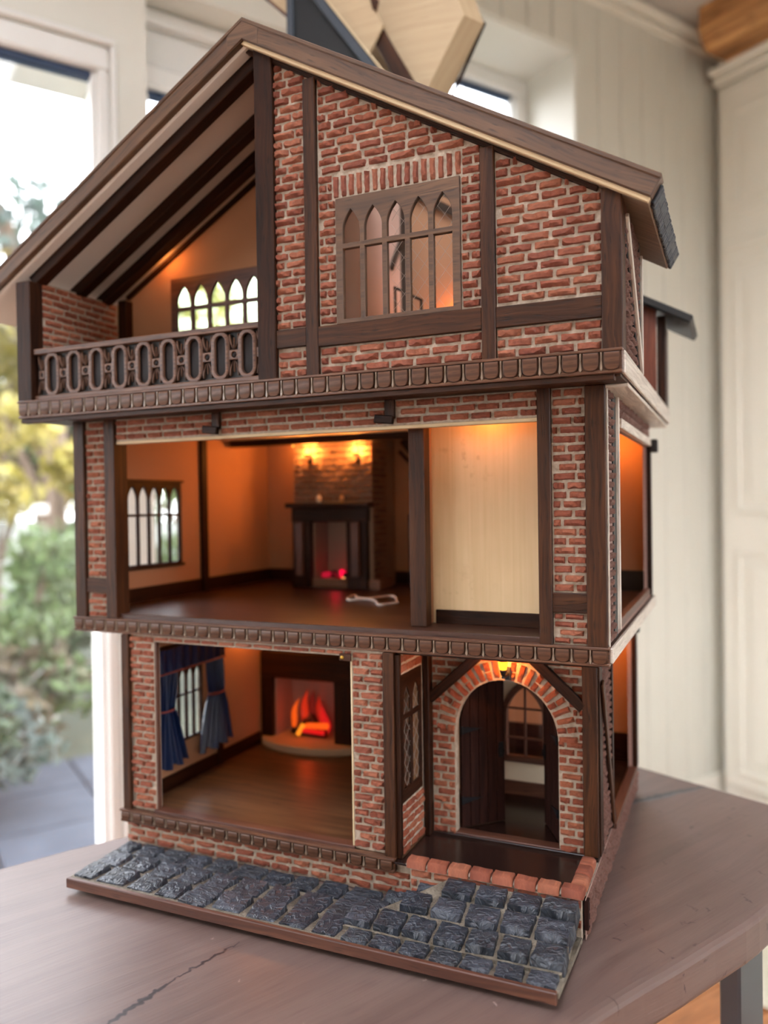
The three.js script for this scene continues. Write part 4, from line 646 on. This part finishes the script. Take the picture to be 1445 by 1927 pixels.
{ const g = bar(-0.028, 0.77, 0.1, 0.634, 0.004, 0.7835, 0.7868, 0.0005, -0.006); g.rotateY(PI / 2); hp('brace', g, M.black); }
hp('inner_side_wall', cbox(0.728, 0.735, 0.632, 0.82, -0.366, -0.118, 0.0005), M.oakDark);
hp('ridge_end', wallZ(shapeOf([[AXX - 0.022, AYY - 0.0105], [AXX, AYY + 0.0025], [AXX + 0.022, AYY - 0.0105], [AXX + 0.022, AYY - 0.0365], [AXX, AYY - 0.0238], [AXX - 0.022, AYY - 0.0365]]), 0.0538, 0.0678, 0.0006), M.oakGold);
// dormer bay at the back right
hp('bay_panel', cbox(0.745, 0.778, 0.632, 0.785, -0.43, -0.424, 0.0005, 'y'), S({ ...woodTex([72, 34, 22], [112, 58, 40], [132, 76, 52], 231, 0.2), roughness: 0.45, bumpScale: 0.0002 }), 'red-brown bay panel');
hp('bay_post', cbox(0.7785, 0.791, 0.632, 0.768, -0.455, -0.43, 0.001, 'y'), M.oakDark);
hp('bay_side', cbox(0.781, 0.787, 0.632, 0.765, -0.54, -0.455, 0.0006, 'y'), M.oakDark);
hp('bay_roof', [bar(0.72, 0.814, 0.831, 0.7525, 0.012, -0.56, -0.405, 0.002)], M.black, 'black lean-to bay roof');
// bricks: the largest as parts, the rest as one
{
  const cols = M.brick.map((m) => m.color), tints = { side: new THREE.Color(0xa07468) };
  const order = bricks.slice().sort((a, b) => b.area - a.area), big = new Set(order.slice(0, 300).filter((b) => b.area > 0)), rest = [];
  const o = origin.get(house), mm = new THREE.Matrix4();
  for (const b of bricks) {
    if (big.has(b)) { const m = new THREE.Mesh(brickShapes[b.k], M.brick[b.c]); m.name = 'brick'; mm.copy(b.m); mm.elements[12] -= o.x; mm.elements[13] -= o.y; mm.elements[14] -= o.z; mm.decompose(m.position, m.quaternion, m.scale); house.add(m); }
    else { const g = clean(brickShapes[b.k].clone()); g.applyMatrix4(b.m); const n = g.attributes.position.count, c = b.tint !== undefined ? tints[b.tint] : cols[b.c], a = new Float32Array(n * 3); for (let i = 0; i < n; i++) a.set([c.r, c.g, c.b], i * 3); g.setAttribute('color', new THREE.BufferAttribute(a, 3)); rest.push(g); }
  }
  part('brickwork', rest, M.brickMany, house, undefined, 'stuff');
}

// ------------------------------------------------------------------ cobbled forecourt board in front of the house
{
  const cb = thing('cobbled_forecourt', 'long board of dark grey cobbles with a brown edge before the doll house', 'forecourt', [0.42, 0.0, 0.08]);
  const ys = (z) => 0.006 + (z - 0.0145) * 0.0906, tilt = Math.atan(0.0906);
  const slab = (pts, y0, lift) => { const g = new THREE.ExtrudeGeometry(shapeOf(pts.map(([x, z]) => [x, -z])), { depth: y0, bevelEnabled: false }); g.rotateX(-PI / 2); const p = g.attributes.position; for (let i = 0; i < p.count; i++) p.setY(i, p.getY(i) + lift(p.getX(i), p.getZ(i))); g.computeVertexNormals(); return g; };
  part('base_board', slab([[0.1, 0.0165], [0.7325, 0.0165], [0.7325, 0.141], [0.121, 0.143]], 0.0055, (x, z) => ys(z) - 0.0055), M.grout, cb);
  { const g = cbox(0, 0.6105, -0.012, 0, 0, 0.006, 0.001, 'x'); g.rotateY(0.0049); g.translate(0.1205, 0.0185, 0.1415); part('front_edging', g, M.oakRed, cb, 'brown wooden front edging'); }
  const ramp = (x, z) => 0.0435 - (z - 0.0155) * 0.235;
  part('ramp_bed', slab([[0.579, 0.0165], [0.7295, 0.0165], [0.7295, 0.114], [0.49, 0.114], [0.54, 0.06]], 0.018, (x, z) => ramp(x, z) - 0.0195), M.grout, cb);
  const shapes = [];
  for (let k = 0; k < 9; k++) {
    const nx = 10, nz = 9, pos = [], uv = [], idx = [], q = [0, 1, 2, 3].map(() => [rr(-0.045, 0.045), rr(-0.045, 0.045)]);
    const grid = (n) => Array.from({ length: n }, (_, i) => (i === 0 ? -0.5 : i === n - 1 ? 0.5 : -0.462 + 0.924 * (i - 1) / (n - 3)));
    const us = grid(nx), vs = grid(nz), sx = rr(0, 40);
    for (let j = 0; j < nz; j++) for (let i = 0; i < nx; i++) {
      const e = i === 0 || j === 0 || i === nx - 1 || j === nz - 1, r = !e && (i === 1 || j === 1 || i === nx - 2 || j === nz - 2);
      let u = us[i], v = vs[j]; const fu = u + 0.5, fv = v + 0.5; u += (q[0][0] * (1 - fu) + q[1][0] * fu) * (1 - fv) + (q[2][0] * (1 - fu) + q[3][0] * fu) * fv; v += (q[0][1] * (1 - fu) + q[1][1] * fu) * (1 - fv) + (q[2][1] * (1 - fu) + q[3][1] * fu) * fv;
      if (e && (i === 0 || i === nx - 1) && (j === 0 || j === nz - 1)) { u *= 0.93; v *= 0.93; }
      const n = fbm((fu + sx) / 50, (fv + sx) / 50, 180, 180, 301 + k, 2) - 0.5;
      pos.push(u + (e ? 0 : rr(-0.018, 0.018)), e ? -0.9 : (r ? 0.9 + n * 0.25 : 1.0 + n * 0.6 + rr(-0.05, 0.05)), v + (e ? 0 : rr(-0.018, 0.018))); uv.push(us[i] * 0.04 + k * 0.013 + (e ? Math.sign(us[i]) * 0.006 : 0), vs[j] * 0.04 + (e ? Math.sign(vs[j]) * 0.006 : 0));
      if (i < nx - 1 && j < nz - 1) { const a = j * nx + i; if ((i * 7 + j * 3 + k) % 2) idx.push(a, a + nx, a + 1, a + 1, a + nx, a + nx + 1); else idx.push(a, a + nx, a + nx + 1, a, a + nx + 1, a + 1); }
    }
    const g = new THREE.BufferGeometry(); g.setAttribute('position', new THREE.Float32BufferAttribute(pos, 3)); g.setAttribute('uv', new THREE.Float32BufferAttribute(uv, 2)); g.setIndex(idx); g.computeVertexNormals(); shapes.push(toCreasedNormals(g, 1.05));
  }
  const stone = (x, z, w, d, y, h, t) => { const m = placed('cobblestone', shapes[Math.floor(rnd() * 9)], M.stone[Math.floor(rnd() * 4)], cb, x, y, z, [t, rr(-0.04, 0.04), 0]); m.scale.set(w, h, d); };
  const zr = [0.0165, 0.0545, 0.0965, 0.1405];
  for (let r = 0; r < 3; r++) {
    const z0 = zr[r], z1 = zr[r + 1], zc = (z0 + z1) / 2, xl = 0.1025 + (zc - 0.0155) * 0.165; let x = xl, i = 0; const end = [0.556, 0.516, 0.4955][r];
    while (x < end - 0.012) { let w = rr(0.036, 0.049); if (i === 0) w = [0.03, 0.042, 0.036][r]; if (x + w > end - 0.014) w = end - x; const d = z1 - z0, sp = i && rnd() < 0.22;
      if (sp) { stone(x + w / 2, z0 + d * 0.26, w - 0.0035, d * 0.48, ys(z0 + d * 0.26) + 0.0006, 0.0046, tilt); stone(x + w / 2, z0 + d * 0.76, w - 0.0035, d * 0.46, ys(z0 + d * 0.76) + 0.0006, 0.0046, tilt); }
      else stone(x + w / 2, zc + rr(-0.001, 0.001), w - 0.0075, d - 0.0072, ys(zc) + 0.0006, 0.0048 * rr(0.9, 1.15), tilt);
      x += w; i++; }
  }
  const rt = Math.atan(0.235) * 0.55, rz = [0.0165, 0.0475, 0.0805, 0.1145], starts = [[0.578, [0.041, 0.039, 0.038, 0.0355]], [0.5375, [0.041, 0.0425, 0.042, 0.043, 0.0255]], [0.489, [0.0345, 0.0345, 0.036, 0.037, 0.0325, 0.034, 0.0325, 0.0015]]];
  const rows = [[0.578, 0.0385, 4], [0.539, 0.0385, 5], [0.489, 0.0347, 7]];
  rows.forEach(([x0, w, n], r) => { const z0 = rz[r], z1 = rz[r + 1], zc = (z0 + z1) / 2; for (let i = 0; i < n; i++) { const wi = i === n - 1 ? 0.7315 - x0 - w * (n - 1) : w; stone(x0 + w * i + wi / 2, zc, wi - (i === n - 1 ? 0.0005 : 0.0042), z1 - z0 - 0.004, ramp(0, zc) - 0.002, (i === n - 1 ? 0.009 : 0.0075) * rr(0.92, 1.1), rt); } });
  stone(0.5605, 0.0285, 0.031, 0.021, 0.024, 0.010, 0.1); stone(0.527, 0.044, 0.03, 0.02, 0.018, 0.009, 0.1); stone(0.508, 0.066, 0.03, 0.022, 0.015, 0.009, 0.1);
  for (let i = 0; i < 7; i++) stone(0.4985 + i * 0.0333 + 0.0165, 0.1285, 0.0295, 0.0215, ys(0.1285) + 0.0005, 0.0048, tilt);
}

// ------------------------------------------------------------------ fireplaces, lamps and curtains inside the house
const brickTone = [0x7d5d4c, 0x8b6a57, 0x6f5244].map((c) => S({ color: c, roughness: 0.85, bumpMap: gritty, bumpScale: 0.001 }));
function brickFace(parent, dir, at, u0, u1, v0, v1, holes, H, L) {       // chimney bricks as parts of a fireplace
  const n = Math.round((v1 - v0) / H), h = (v1 - v0) / n;
  for (let r = 0; r < n; r++) { const v = v0 + (r + 0.5) * h; for (const [a, b] of cut(u0, u1, v > holes[2] && v < holes[3] ? [[holes[0], holes[1]]] : [])) { let u = a - (r % 2) * L / 2; while (u < b - 0.004) { const p = Math.max(u, a), q = Math.min(u + L - 0.002, b); if (q - p > 0.003) { const m = placed('brick', brickShapes[Math.floor(rnd() * 12)], brickTone[Math.floor(rnd() * 3)], parent, dir === 'z' ? (p + q) / 2 : at, v, dir === 'z' ? at : -(p + q) / 2, [0, face[dir], 0]); m.scale.set(q - p, h - 0.002, 0.003); } u += L; } } }
}
const ember = (c, k) => S({ color: 0x1a0a08, emissive: c, emissiveIntensity: k, roughness: 0.8 });
{ // middle floor
  const f = thing('fireplace', 'brick chimney breast with dark mantel and pink-red embers on the middle floor', 'fireplace', [0.21, 0.327, -0.43]);
  part('chimney_breast', [cbox(0.136, 0.297, 0.45, 0.602, -0.5, -0.4, 0.001), cbox(0.136, 0.178, 0.327, 0.45, -0.5, -0.4, 0.001), cbox(0.247, 0.297, 0.327, 0.45, -0.5, -0.4, 0.001), cbox(0.178, 0.247, 0.327, 0.45, -0.5, -0.45, 0.001)], S({ color: 0x8f7a68, roughness: 0.9, bumpMap: gritty, bumpScale: 0.001 }), f);
  brickFace(f, 'z', -0.4, 0.137, 0.297, 0.486, 0.601, [0, 0, 0, 0], 0.0105, 0.028); brickFace(f, 'x', 0.297, 0.402, 0.46, 0.345, 0.601, [0, 0, 0, 0], 0.0105, 0.028);
  part('plinth', cbox(0.136, 0.312, 0.327, 0.345, -0.46, -0.394, 0.002), brickTone[0], f);
  part('mantel_shelf', cbox(0.13, 0.3, 0.474, 0.4835, -0.4, -0.374, 0.0015, 'x'), M.oakDark, f);
  part('mantel_frieze', cbox(0.136, 0.292, 0.448, 0.474, -0.4, -0.388, 0.001, 'x'), M.oakDark, f);
  for (const [a, b] of [[0.138, 0.176], [0.249, 0.29]]) part('jamb', cbox(a, b, 0.327, 0.448, -0.4, -0.388, 0.001, 'y'), M.oakDark, f);
  part('corbel', cbox(0.262, 0.277, 0.35, 0.448, -0.388, -0.38, 0.001, 'y'), M.oakRed, f); part('corbel', cbox(0.148, 0.163, 0.35, 0.448, -0.388, -0.38, 0.001, 'y'), M.oakRed, f);
  part('grate', [cbox(0.181, 0.244, 0.331, 0.334, -0.445, -0.404, 0.0005), ...[0, 1, 2, 3, 4, 5].map((k) => cbox(0.183 + k * 0.0115, 0.1845 + k * 0.0115, 0.327, 0.345, -0.404, -0.4025, 0.0003))], M.iron, f);
  const coal = new THREE.IcosahedronGeometry(1, 1); { const p = coal.attributes.position; for (let i = 0; i < p.count; i++) { const k = 0.8 + 0.4 * hash(Math.round(p.getX(i) * 50), Math.round(p.getY(i) * 50), Math.round(p.getZ(i) * 50)); p.setXYZ(i, p.getX(i) * k, p.getY(i) * k, p.getZ(i) * k); } coal.computeVertexNormals(); }
  const E1 = [ember(0xff0a3c, 0.8), ember(0xff1c44, 0.2), M.black, ember(0xffb060, 0.9), M.black];
  for (let k = 0; k < 26; k++) { const m = placed('coal', coal, E1[[0, 1, 2, 0, 4, 1, 2][k % 7]], f, rr(0.184, 0.241), 0.339 + rr(0, 0.012) + (k % 3) * 0.003, rr(-0.436, -0.408)); m.scale.setScalar(rr(0.004, 0.0065)); }
  const hot = placed('coal', coal, E1[3], f, 0.233, 0.341, -0.406); hot.scale.setScalar(0.0055);
  lamp(0.213, 0.356, -0.412, 0xff1838, 0.00025, 'ember_light', 0.4);
}
{ // ground floor
  const f = thing('fireplace', 'wide dark fireplace with burning logs and a curved stone hearth in the ground room', 'fireplace', [0.19, 0.052, -0.38]);
  part('chimney_breast', [cbox(0.1035, 0.1265, 0.053, 0.2, -0.465, -0.336, 0.001), cbox(0.2515, 0.33, 0.053, 0.2, -0.465, -0.336, 0.001), cbox(0.1035, 0.33, 0.2, 0.2175, -0.465, -0.336, 0.001)], M.oakDark, f);
  part('overmantel', cbox(0.1035, 0.33, 0.2175, 0.296, -0.465, -0.345, 0.001, 'x'), M.plaster, f); part('side_board', cbox(0.1035, 0.118, 0.2, 0.296, -0.345, -0.33, 0.001, 'y'), M.oakDark, f);
  part('mantel_beam', cbox(0.1035, 0.33, 0.172, 0.2175, -0.345, -0.325, 0.0015, 'x'), M.oakDark, f);
  for (const [a, b] of [[0.1035, 0.127], [0.2515, 0.285]]) part('jamb', cbox(a, b, 0.06, 0.172, -0.336, -0.326, 0.001, 'y'), M.oakDark, f);
  part('fireback', [cbox(0.1265, 0.2515, 0.052, 0.2, -0.4, -0.392, 0.001), cbox(0.1265, 0.13, 0.052, 0.19, -0.392, -0.336, 0.001), cbox(0.248, 0.2515, 0.052, 0.19, -0.392, -0.336, 0.001)], S({ color: 0xa08478, roughness: 0.9, bumpMap: gritty, bumpScale: 0.001 }), f);
  const hs = new THREE.Shape(); hs.moveTo(0.1065, 0.40); hs.lineTo(0.3, 0.40); hs.lineTo(0.3, 0.335); hs.bezierCurveTo(0.285, 0.30, 0.24, 0.287, 0.199, 0.287); hs.bezierCurveTo(0.158, 0.287, 0.115, 0.3, 0.1065, 0.325);
  { const g = new THREE.ExtrudeGeometry(hs, { depth: 0.009, bevelEnabled: true, bevelSize: 0.002, bevelThickness: 0.002, bevelOffset: -0.002, bevelSegments: 2, curveSegments: 16 }); g.rotateX(-PI / 2); g.translate(0, 0.0545, 0); part('hearth_stone', g, S({ color: 0xb39c80, roughness: 0.8, bumpMap: gritty, bumpScale: 0.001 }), f, 'pale curved hearth stone'); }
  const log = (x0, y0, z0, x1, y1, z1, r, m) => { const g = new THREE.CylinderGeometry(r, r * 0.9, Math.hypot(x1 - x0, y1 - y0, z1 - z0), 9, 3); const q = new THREE.Quaternion().setFromUnitVectors(new V3(0, 1, 0), new V3(x1 - x0, y1 - y0, z1 - z0).normalize()); g.applyQuaternion(q); g.translate((x0 + x1) / 2, (y0 + y1) / 2, (z0 + z1) / 2); return part('log', g, m, f); };
  const char = S({ color: 0x1c1310, roughness: 0.9 }), hotlog = ember(0xff5a14, 0.5), redlog = ember(0xf01818, 0.4);
  log(0.155, 0.074, -0.348, 0.222, 0.0735, -0.352, 0.0065, char); log(0.176, 0.083, -0.352, 0.224, 0.086, -0.354, 0.0055, hotlog); log(0.176, 0.078, -0.342, 0.222, 0.0765, -0.344, 0.0042, redlog); log(0.168, 0.071, -0.337, 0.18, 0.094, -0.356, 0.005, char); log(0.173, 0.070, -0.335, 0.18, 0.088, -0.345, 0.0042, ember(0xff8a20, 0.6)); log(0.19, 0.102, -0.36, 0.168, 0.072, -0.35, 0.006, char); log(0.188, 0.10, -0.362, 0.205, 0.078, -0.356, 0.0055, char);
  const flame = (x, z, h, w, lean, c, k) => { const pts = []; for (let i = 0; i <= 10; i++) { const t = i / 10; pts.push([Math.max(0.0002, w * Math.pow(Math.sin(PI * Math.min(1, t * 0.86 + 0.14)), 1.2)), t * h]); } const g = new THREE.LatheGeometry(pts.map((p) => new THREE.Vector2(...p)), 12); g.scale(1, 1, 0.45); const p = g.attributes.position; for (let i = 0; i < p.count; i++) { const t = p.getY(i) / h; p.setX(i, p.getX(i) + lean * t * t + 0.002 * Math.sin(t * 7)); } g.computeVertexNormals(); g.translate(x, 0.07, z); part('flame', g, ember(c, k), f); };
  flame(0.151, -0.358, 0.062, 0.0062, 0.014, 0xff5c12, 0.4); flame(0.167, -0.37, 0.075, 0.0075, 0.008, 0xe83216, 0.32); flame(0.183, -0.376, 0.072, 0.010, 0.0, 0xb0241c, 0.12); flame(0.203, -0.372, 0.066, 0.008, -0.007, 0xee2a18, 0.22); flame(0.217, -0.362, 0.05, 0.009, -0.009, 0xe81c1c, 0.35);
  lamp(0.185, 0.105, -0.345, 0xff4a1c, 0.0011, 'fire_light', 0.6);
}
// mantel ornaments, wire
const vase = (r, h, x, y, z, n) => lathe([[0, 0], [r * 0.6, 0], [r, h * 0.4], [r * 0.75, h * 0.72], [r * 0.35, h * 0.86], [r * 0.5, h], [r * 0.4, h], [r * 0.25, h * 0.85], [0, h * 0.8]], x, y, z, 16);
{ const v = thing('mantel_vase', 'small pale vase on the left of the dark mantel shelf', 'vase', [0.1965, 0.4835, -0.385]); part('body', vase(0.0055, 0.015, 0.1965, 0.4836, -0.385), S({ color: 0xd8c4a8, roughness: 0.35 }), v); }
{ const v = thing('mantel_vase', 'small amber vase right of the pale one on the mantel shelf', 'vase', [0.2435, 0.4835, -0.385]); part('body', vase(0.005, 0.014, 0.2435, 0.4836, -0.385), S({ color: 0xb88a58, roughness: 0.35 }), v); }
{ const w = thing('looped_wire', 'thin white wire tied in a loose loop on the dark middle floor', 'wire', [0.36, 0.327, -0.25]);
  const pts = [[0.417, 0.3288, -0.227], [0.372, 0.3286, -0.305], [0.348, 0.3288, -0.262], [0.326, 0.3286, -0.272], [0.311, 0.3288, -0.297], [0.314, 0.3286, -0.262], [0.331, 0.3288, -0.236], [0.352, 0.33, -0.25], [0.378, 0.3288, -0.232], [0.398, 0.3287, -0.199], [0.417, 0.3288, -0.227]];
  part('cable', tube(pts, 0.0017, 120, 6), S({ color: 0xe4ddd6, roughness: 0.5 }), w); }
// lamps: glowing bulb, fitting, and the light itself
const bulbM = M.bulb(0xffc24a, 2.4), warm = 0xff9a44;
function sconce(x, y, z, label) {
  const s = thing('wall_lamp', label, 'lamp', [x, y, z], 'wall lamps on the chimney breast');
  part('back_plate', cbox(x - 0.003, x + 0.003, y - 0.024, y - 0.008, z - 0.0145, z - 0.0115, 0.0006), M.iron, s);
  part('bracket', tube([[x, y - 0.015, z - 0.012], [x, y - 0.022, z - 0.006], [x, y - 0.017, z], [x, y - 0.009, z]], 0.0013, 16, 6), M.iron, s);
  part('cup', lathe([[0, 0], [0.004, 0], [0.0052, 0.004], [0.0042, 0.004], [0, 0.001]], x, y - 0.0115, z, 14), M.iron, s);
  part('bulb', lathe([[0, 0], [0.0032, 0.0006], [0.0052, 0.005], [0.0046, 0.009], [0.002, 0.0135], [0, 0.0145]], x, y - 0.0085, z, 14), bulbM, s);
  lamp(x, y - 0.002, z, warm, 0.02, 'wall_lamp_light');
}
sconce(0.1739, 0.579, -0.3845, 'left of the two small glowing wall lamps over the mantel');
sconce(0.2713, 0.578, -0.3845, 'right of the two small glowing wall lamps over the mantel');
{ // porch lantern
  const x = 0.6265, z = -0.062, s = thing('porch_lantern', 'small glowing amber lantern above the arched doorway', 'lamp', [x, 0.262, z]);
  part('lantern_glass', lathe([[0, 0], [0.0042, 0], [0.0062, 0.0095], [0.0058, 0.0105], [0, 0.0105]], x, 0.2745, z, 6), M.bulb(0xff9a1e, 2.0), s, 'amber glowing glass');
  part('cap', lathe([[0, 0.0055], [0.0012, 0.005], [0.0072, 0], [0, 0]], x, 0.2851, z, 6), M.black, s); part('base', lathe([[0, 0], [0.0025, 0.0], [0.0045, 0.006], [0.0045, 0.0075], [0, 0.0075]], x, 0.267, z, 6), M.black, s);
  part('bracket', [cbox(x - 0.002, x + 0.002, 0.2635, 0.267, -0.0835, z + 0.002, 0.0006), cbox(x - 0.004, x + 0.004, 0.2575, 0.2735, -0.0842, -0.081, 0.0008)], M.black, s);
  lamp(x, 0.2795, z, warm, 0.006, 'porch_lantern_light');
}
function smallLamp(x, y, z, label, power, at = [0, 0.006, 0]) {
  const s = thing('house_lamp', label, 'lamp', [x, y, z]); part('bulb', ball(0.0042, x, y, z), bulbM, s); part('socket', cyl(0.003, 0.0036, 0.006, x + at[0] * 0.6, y + at[1] * 0.6, z + at[2], 10), M.brass, s); lamp(x, y, z, warm, power, 'house_lamp_light');
}
smallLamp(0.072, 0.8725, -0.1108, 'tiny glowing bulb tucked behind the last rafter of the balcony', 0.003);
smallLamp(0.612, 0.591, -0.036, 'tiny glowing bulb under the ceiling before the bare cream panel', 0.0036);
smallLamp(0.13, 0.284, -0.27, 'tiny glowing bulb under the ceiling beside the blue curtains', 0.007);
smallLamp(0.098, 0.5975, -0.47, 'tiny glowing bulb tucked behind the middle ceiling beam left of the chimney', 0.0042, [0, 0.004, 0]);
smallLamp(0.705, 0.578, -0.455, 'tiny glowing bulb high in the middle side room', 0.008);
smallLamp(0.69, 0.272, -0.40, 'tiny glowing bulb high in the ground side room', 0.008);
smallLamp(0.47, 0.79, -0.335, 'tiny glowing bulb low behind the gable window', 0.006, [0, -0.012, 0]);
// curtains in the ground room
{
  const cloth = PH({ color: 0x0a1d3e, roughness: 0.34, sheen: 0.1, sheenRoughness: 0.4, sheenColor: new THREE.Color(0x3c78c8), side: THREE.DoubleSide }), tieM = S({ color: 0x7a3430, roughness: 0.7 });
  function curtain(z0, z1, label, lean) {
    const yT = 0.242, yB = 0.092, yTie = 0.178, nU = 44, nV = 30, pos = [], uv = [], idx = [], zc = (z0 + z1) / 2;
    for (let j = 0; j <= nV; j++) { const t = j / nV, y = yT + (yB - yT) * t, tt = (yT - yTie) / (yT - yB), w = t < tt ? 1 - 0.28 * Math.pow(t / tt, 1.5) : 0.72 + 1.25 * Math.pow((t - tt) / (1 - tt), 0.75), cz = zc + lean * (t < tt ? -t / tt : -1 + 0.9 * (t - tt) / (1 - tt));
      for (let i = 0; i <= nU; i++) { const u = i / nU, ph = u * PI * 2 * 6; pos.push(0.1145 + 0.0042 * Math.sin(ph) * (0.6 + 0.5 * t) + 0.002 * Math.sin(u * 9 + t * 4) + (t > tt ? 0.006 * (t - tt) : 0), y + (t > 0.95 ? 0.003 * Math.sin(ph * 0.5) : 0), cz + (u - 0.5) * (z1 - z0) * w); uv.push(u, t); if (i < nU && j < nV) { const a = j * (nU + 1) + i; idx.push(a, a + 1, a + nU + 2, a, a + nU + 2, a + nU + 1); } } }
    const g = new THREE.BufferGeometry(); g.setAttribute('position', new THREE.Float32BufferAttribute(pos, 3)); g.setAttribute('uv', new THREE.Float32BufferAttribute(uv, 2)); g.setIndex(idx); g.computeVertexNormals();
    const c = thing('curtain', label, 'curtain', [0.11, 0.09, zc], 'blue curtains of the ground room window'); part('cloth', g, cloth, c);
    const ty = yTie, hw = (z1 - z0) * 0.38, tg = new THREE.TorusGeometry(1, 0.09, 6, 30); tg.rotateX(PI / 2); tg.scale(0.0085, 0.02, hw); tg.translate(0.1145, ty, zc - lean); part('tie_band', tg, tieM, c, 'reddish tie band'); }
  curtain(-0.196, -0.15, 'blue satin curtain tied back at the far side of the ground room window', 0.006);
  curtain(-0.082, -0.04, 'blue satin curtain tied back beside the front brick pier', -0.006);
  const v = thing('pelmet', 'dark blue pelmet with a reddish hem over the tied curtains', 'pelmet', [0.11, 0.238, -0.11]);
  const pg = new THREE.PlaneGeometry(0.176, 0.036, 60, 6); { const p = pg.attributes.position; for (let i = 0; i < p.count; i++) { const z = p.getX(i), y = p.getY(i); p.setXYZ(i, 0.1235 + 0.0018 * Math.sin(z * 320) * (0.7 - y * 20), y + 0.2525, z - 0.103); } pg.computeVertexNormals(); } part('cloth', pg, cloth, v);
  part('hem', cbox(0.123, 0.126, 0.2335, 0.2362, -0.191, -0.015, 0.0008), tieM, v, 'reddish hem'); part('rail', cbox(0.1028, 0.123, 0.2672, 0.2705, -0.191, -0.015, 0.0008), M.oakDark, v);
}
// small easel-like stand behind the gable window
{ const s = thing('little_stand', 'small dark angled frame low behind the gable window', 'frame', [0.44, 0.635, -0.2]); part('frame', [cbox(0.4305, 0.434, 0.635, 0.80, -0.2, -0.196, 0.0005, 'y'), bar(0.4305, 0.80, 0.475, 0.775, 0.004, -0.2, -0.196, 0.0005), cbox(0.4715, 0.475, 0.635, 0.776, -0.2, -0.196, 0.0005, 'y')], M.oakDark, s); }

// ------------------------------------------------------------------ loose roof panels standing behind the gable
M.plyTan = S({ ...woodTex([176, 150, 118], [184, 158, 125], [191, 166, 132], 43, 0.6), roughness: 0.65, bumpScale: 0.0001 });
{
  const b = thing('roof_panel', 'black triangular roof panel with grey-blue slate edges standing behind the gable', 'roof panel', [0.4, 0.632, -0.385]);
  part('board', wallZ(shapeOf([[0.142, 0.634], [0.744, 0.634], [0.744, 0.652], [0.152, 1.487], [0.142, 1.487]]), -0.398, -0.392), S({ color: 0x101114, roughness: 0.7 }), b);
  const edge = S({ color: 0x343a43, roughness: 0.6, bumpMap: gritty, bumpScale: 0.001 });
  part('slate_edge', bar(0.7588, 0.634, 0.1618, 1.474, 0.0145, -0.393, -0.384, 0.0015, 0.0095), edge, b); part('slate_edge', cbox(0.1435, 0.157, 0.634, 1.468, -0.392, -0.385, 0.0015, 'y'), edge, b); part('slate_edge', cbox(0.157, 0.73, 0.634, 0.648, -0.392, -0.385, 0.0015, 'x'), edge, b);
  part('plywood_edge', bar(0.7605, 0.634, 0.1635, 1.474, 0.003, -0.401, -0.386, 0.0005, -0.0003), M.ply, b, 'thin pale plywood edge');
}
{
  const b = thing('plywood_panel', 'pale plywood panel with a stepped outline right behind the black roof panel', 'panel', [0.25, 0.632, -0.42]);
  part('board', wallZ(shapeOf([[0.142, 0.634], [0.20, 0.634], [0.262, 1.2508], [0.3011, 1.3006], [0.3225, 1.3349], [0.3074, 1.3653], [0.3014, 1.3839], [0.262, 1.52], [0.05, 1.52], [0.079, 1.4492], [0.1194, 1.4083], [0.142, 1.386]]), -0.426, -0.42, 0.0006), M.plyTan, b);
  part('tab', wallZ(shapeOf([[0.2945, 1.402], [0.3161, 1.377], [0.311, 1.3605], [0.3035, 1.3665]]), -0.4195, -0.4165, 0.0004), M.oak, b, 'small brown tab'); part('edge_strip', bar(0.07, 1.4565, 0.127, 1.399, 0.0055, -0.4198, -0.4175, 0.0006), M.oakRed, b, 'brown edge strip');
}
{
  const a = thing('timber_strip', 'wider dark brown timber strip leaning beside the stepped plywood panel', 'strip', [0.6, 0.632, -0.43]); part('strip', bar(0.6666, 0.6425, 0.3035, 1.335, 0.026, -0.438, -0.43, 0.001), M.oak, a);
  const c = thing('timber_strip', 'thin dark brown timber strip leaning right of the wider strip', 'strip', [0.66, 0.632, -0.445]); part('strip', bar(0.698, 0.634, 0.3335, 1.294, 0.0095, -0.449, -0.443, 0.001), M.oak, c);
}
{
  const b = thing('gable_panel', 'large pale plywood panel with a dark edge leaning behind the other loose panels', 'panel', [0.25, 0.632, -0.46]);
  const g = wallZ(shapeOf([[0.16, 0.634], [0.20, 0.84], [0.3908, 1.2262], [0.4603, 1.3379], [0.4499, 1.3667], [0.40, 1.52], [0.20, 1.52], [0.16, 1.3]]), -0.52, -0.46, 0.0008); { const p = g.attributes.position; for (let i = 0; i < p.count; i++) { const k = (-0.46 - p.getZ(i)) / 0.06; p.setX(i, p.getX(i) + k * 0.02); if (p.getY(i) > 0.7) p.setY(i, p.getY(i) + k * 0.011); } g.computeVertexNormals(); } part('board', g, M.plyTan, b);
  part('dark_edge', bar(0.2835, 0.985, 0.4805, 1.352, 0.004, -0.5235, -0.517, 0.0005), M.oakDark, b, 'dark brown edge strip');
}
for (const o of [...scene.children]) o.traverse((m) => { if (m.isMesh) { m.receiveShadow = true; if (m.name !== 'pane') m.castShadow = true; } if (m.isLight) m.castShadow = true; });
renderer.render(scene, camera);
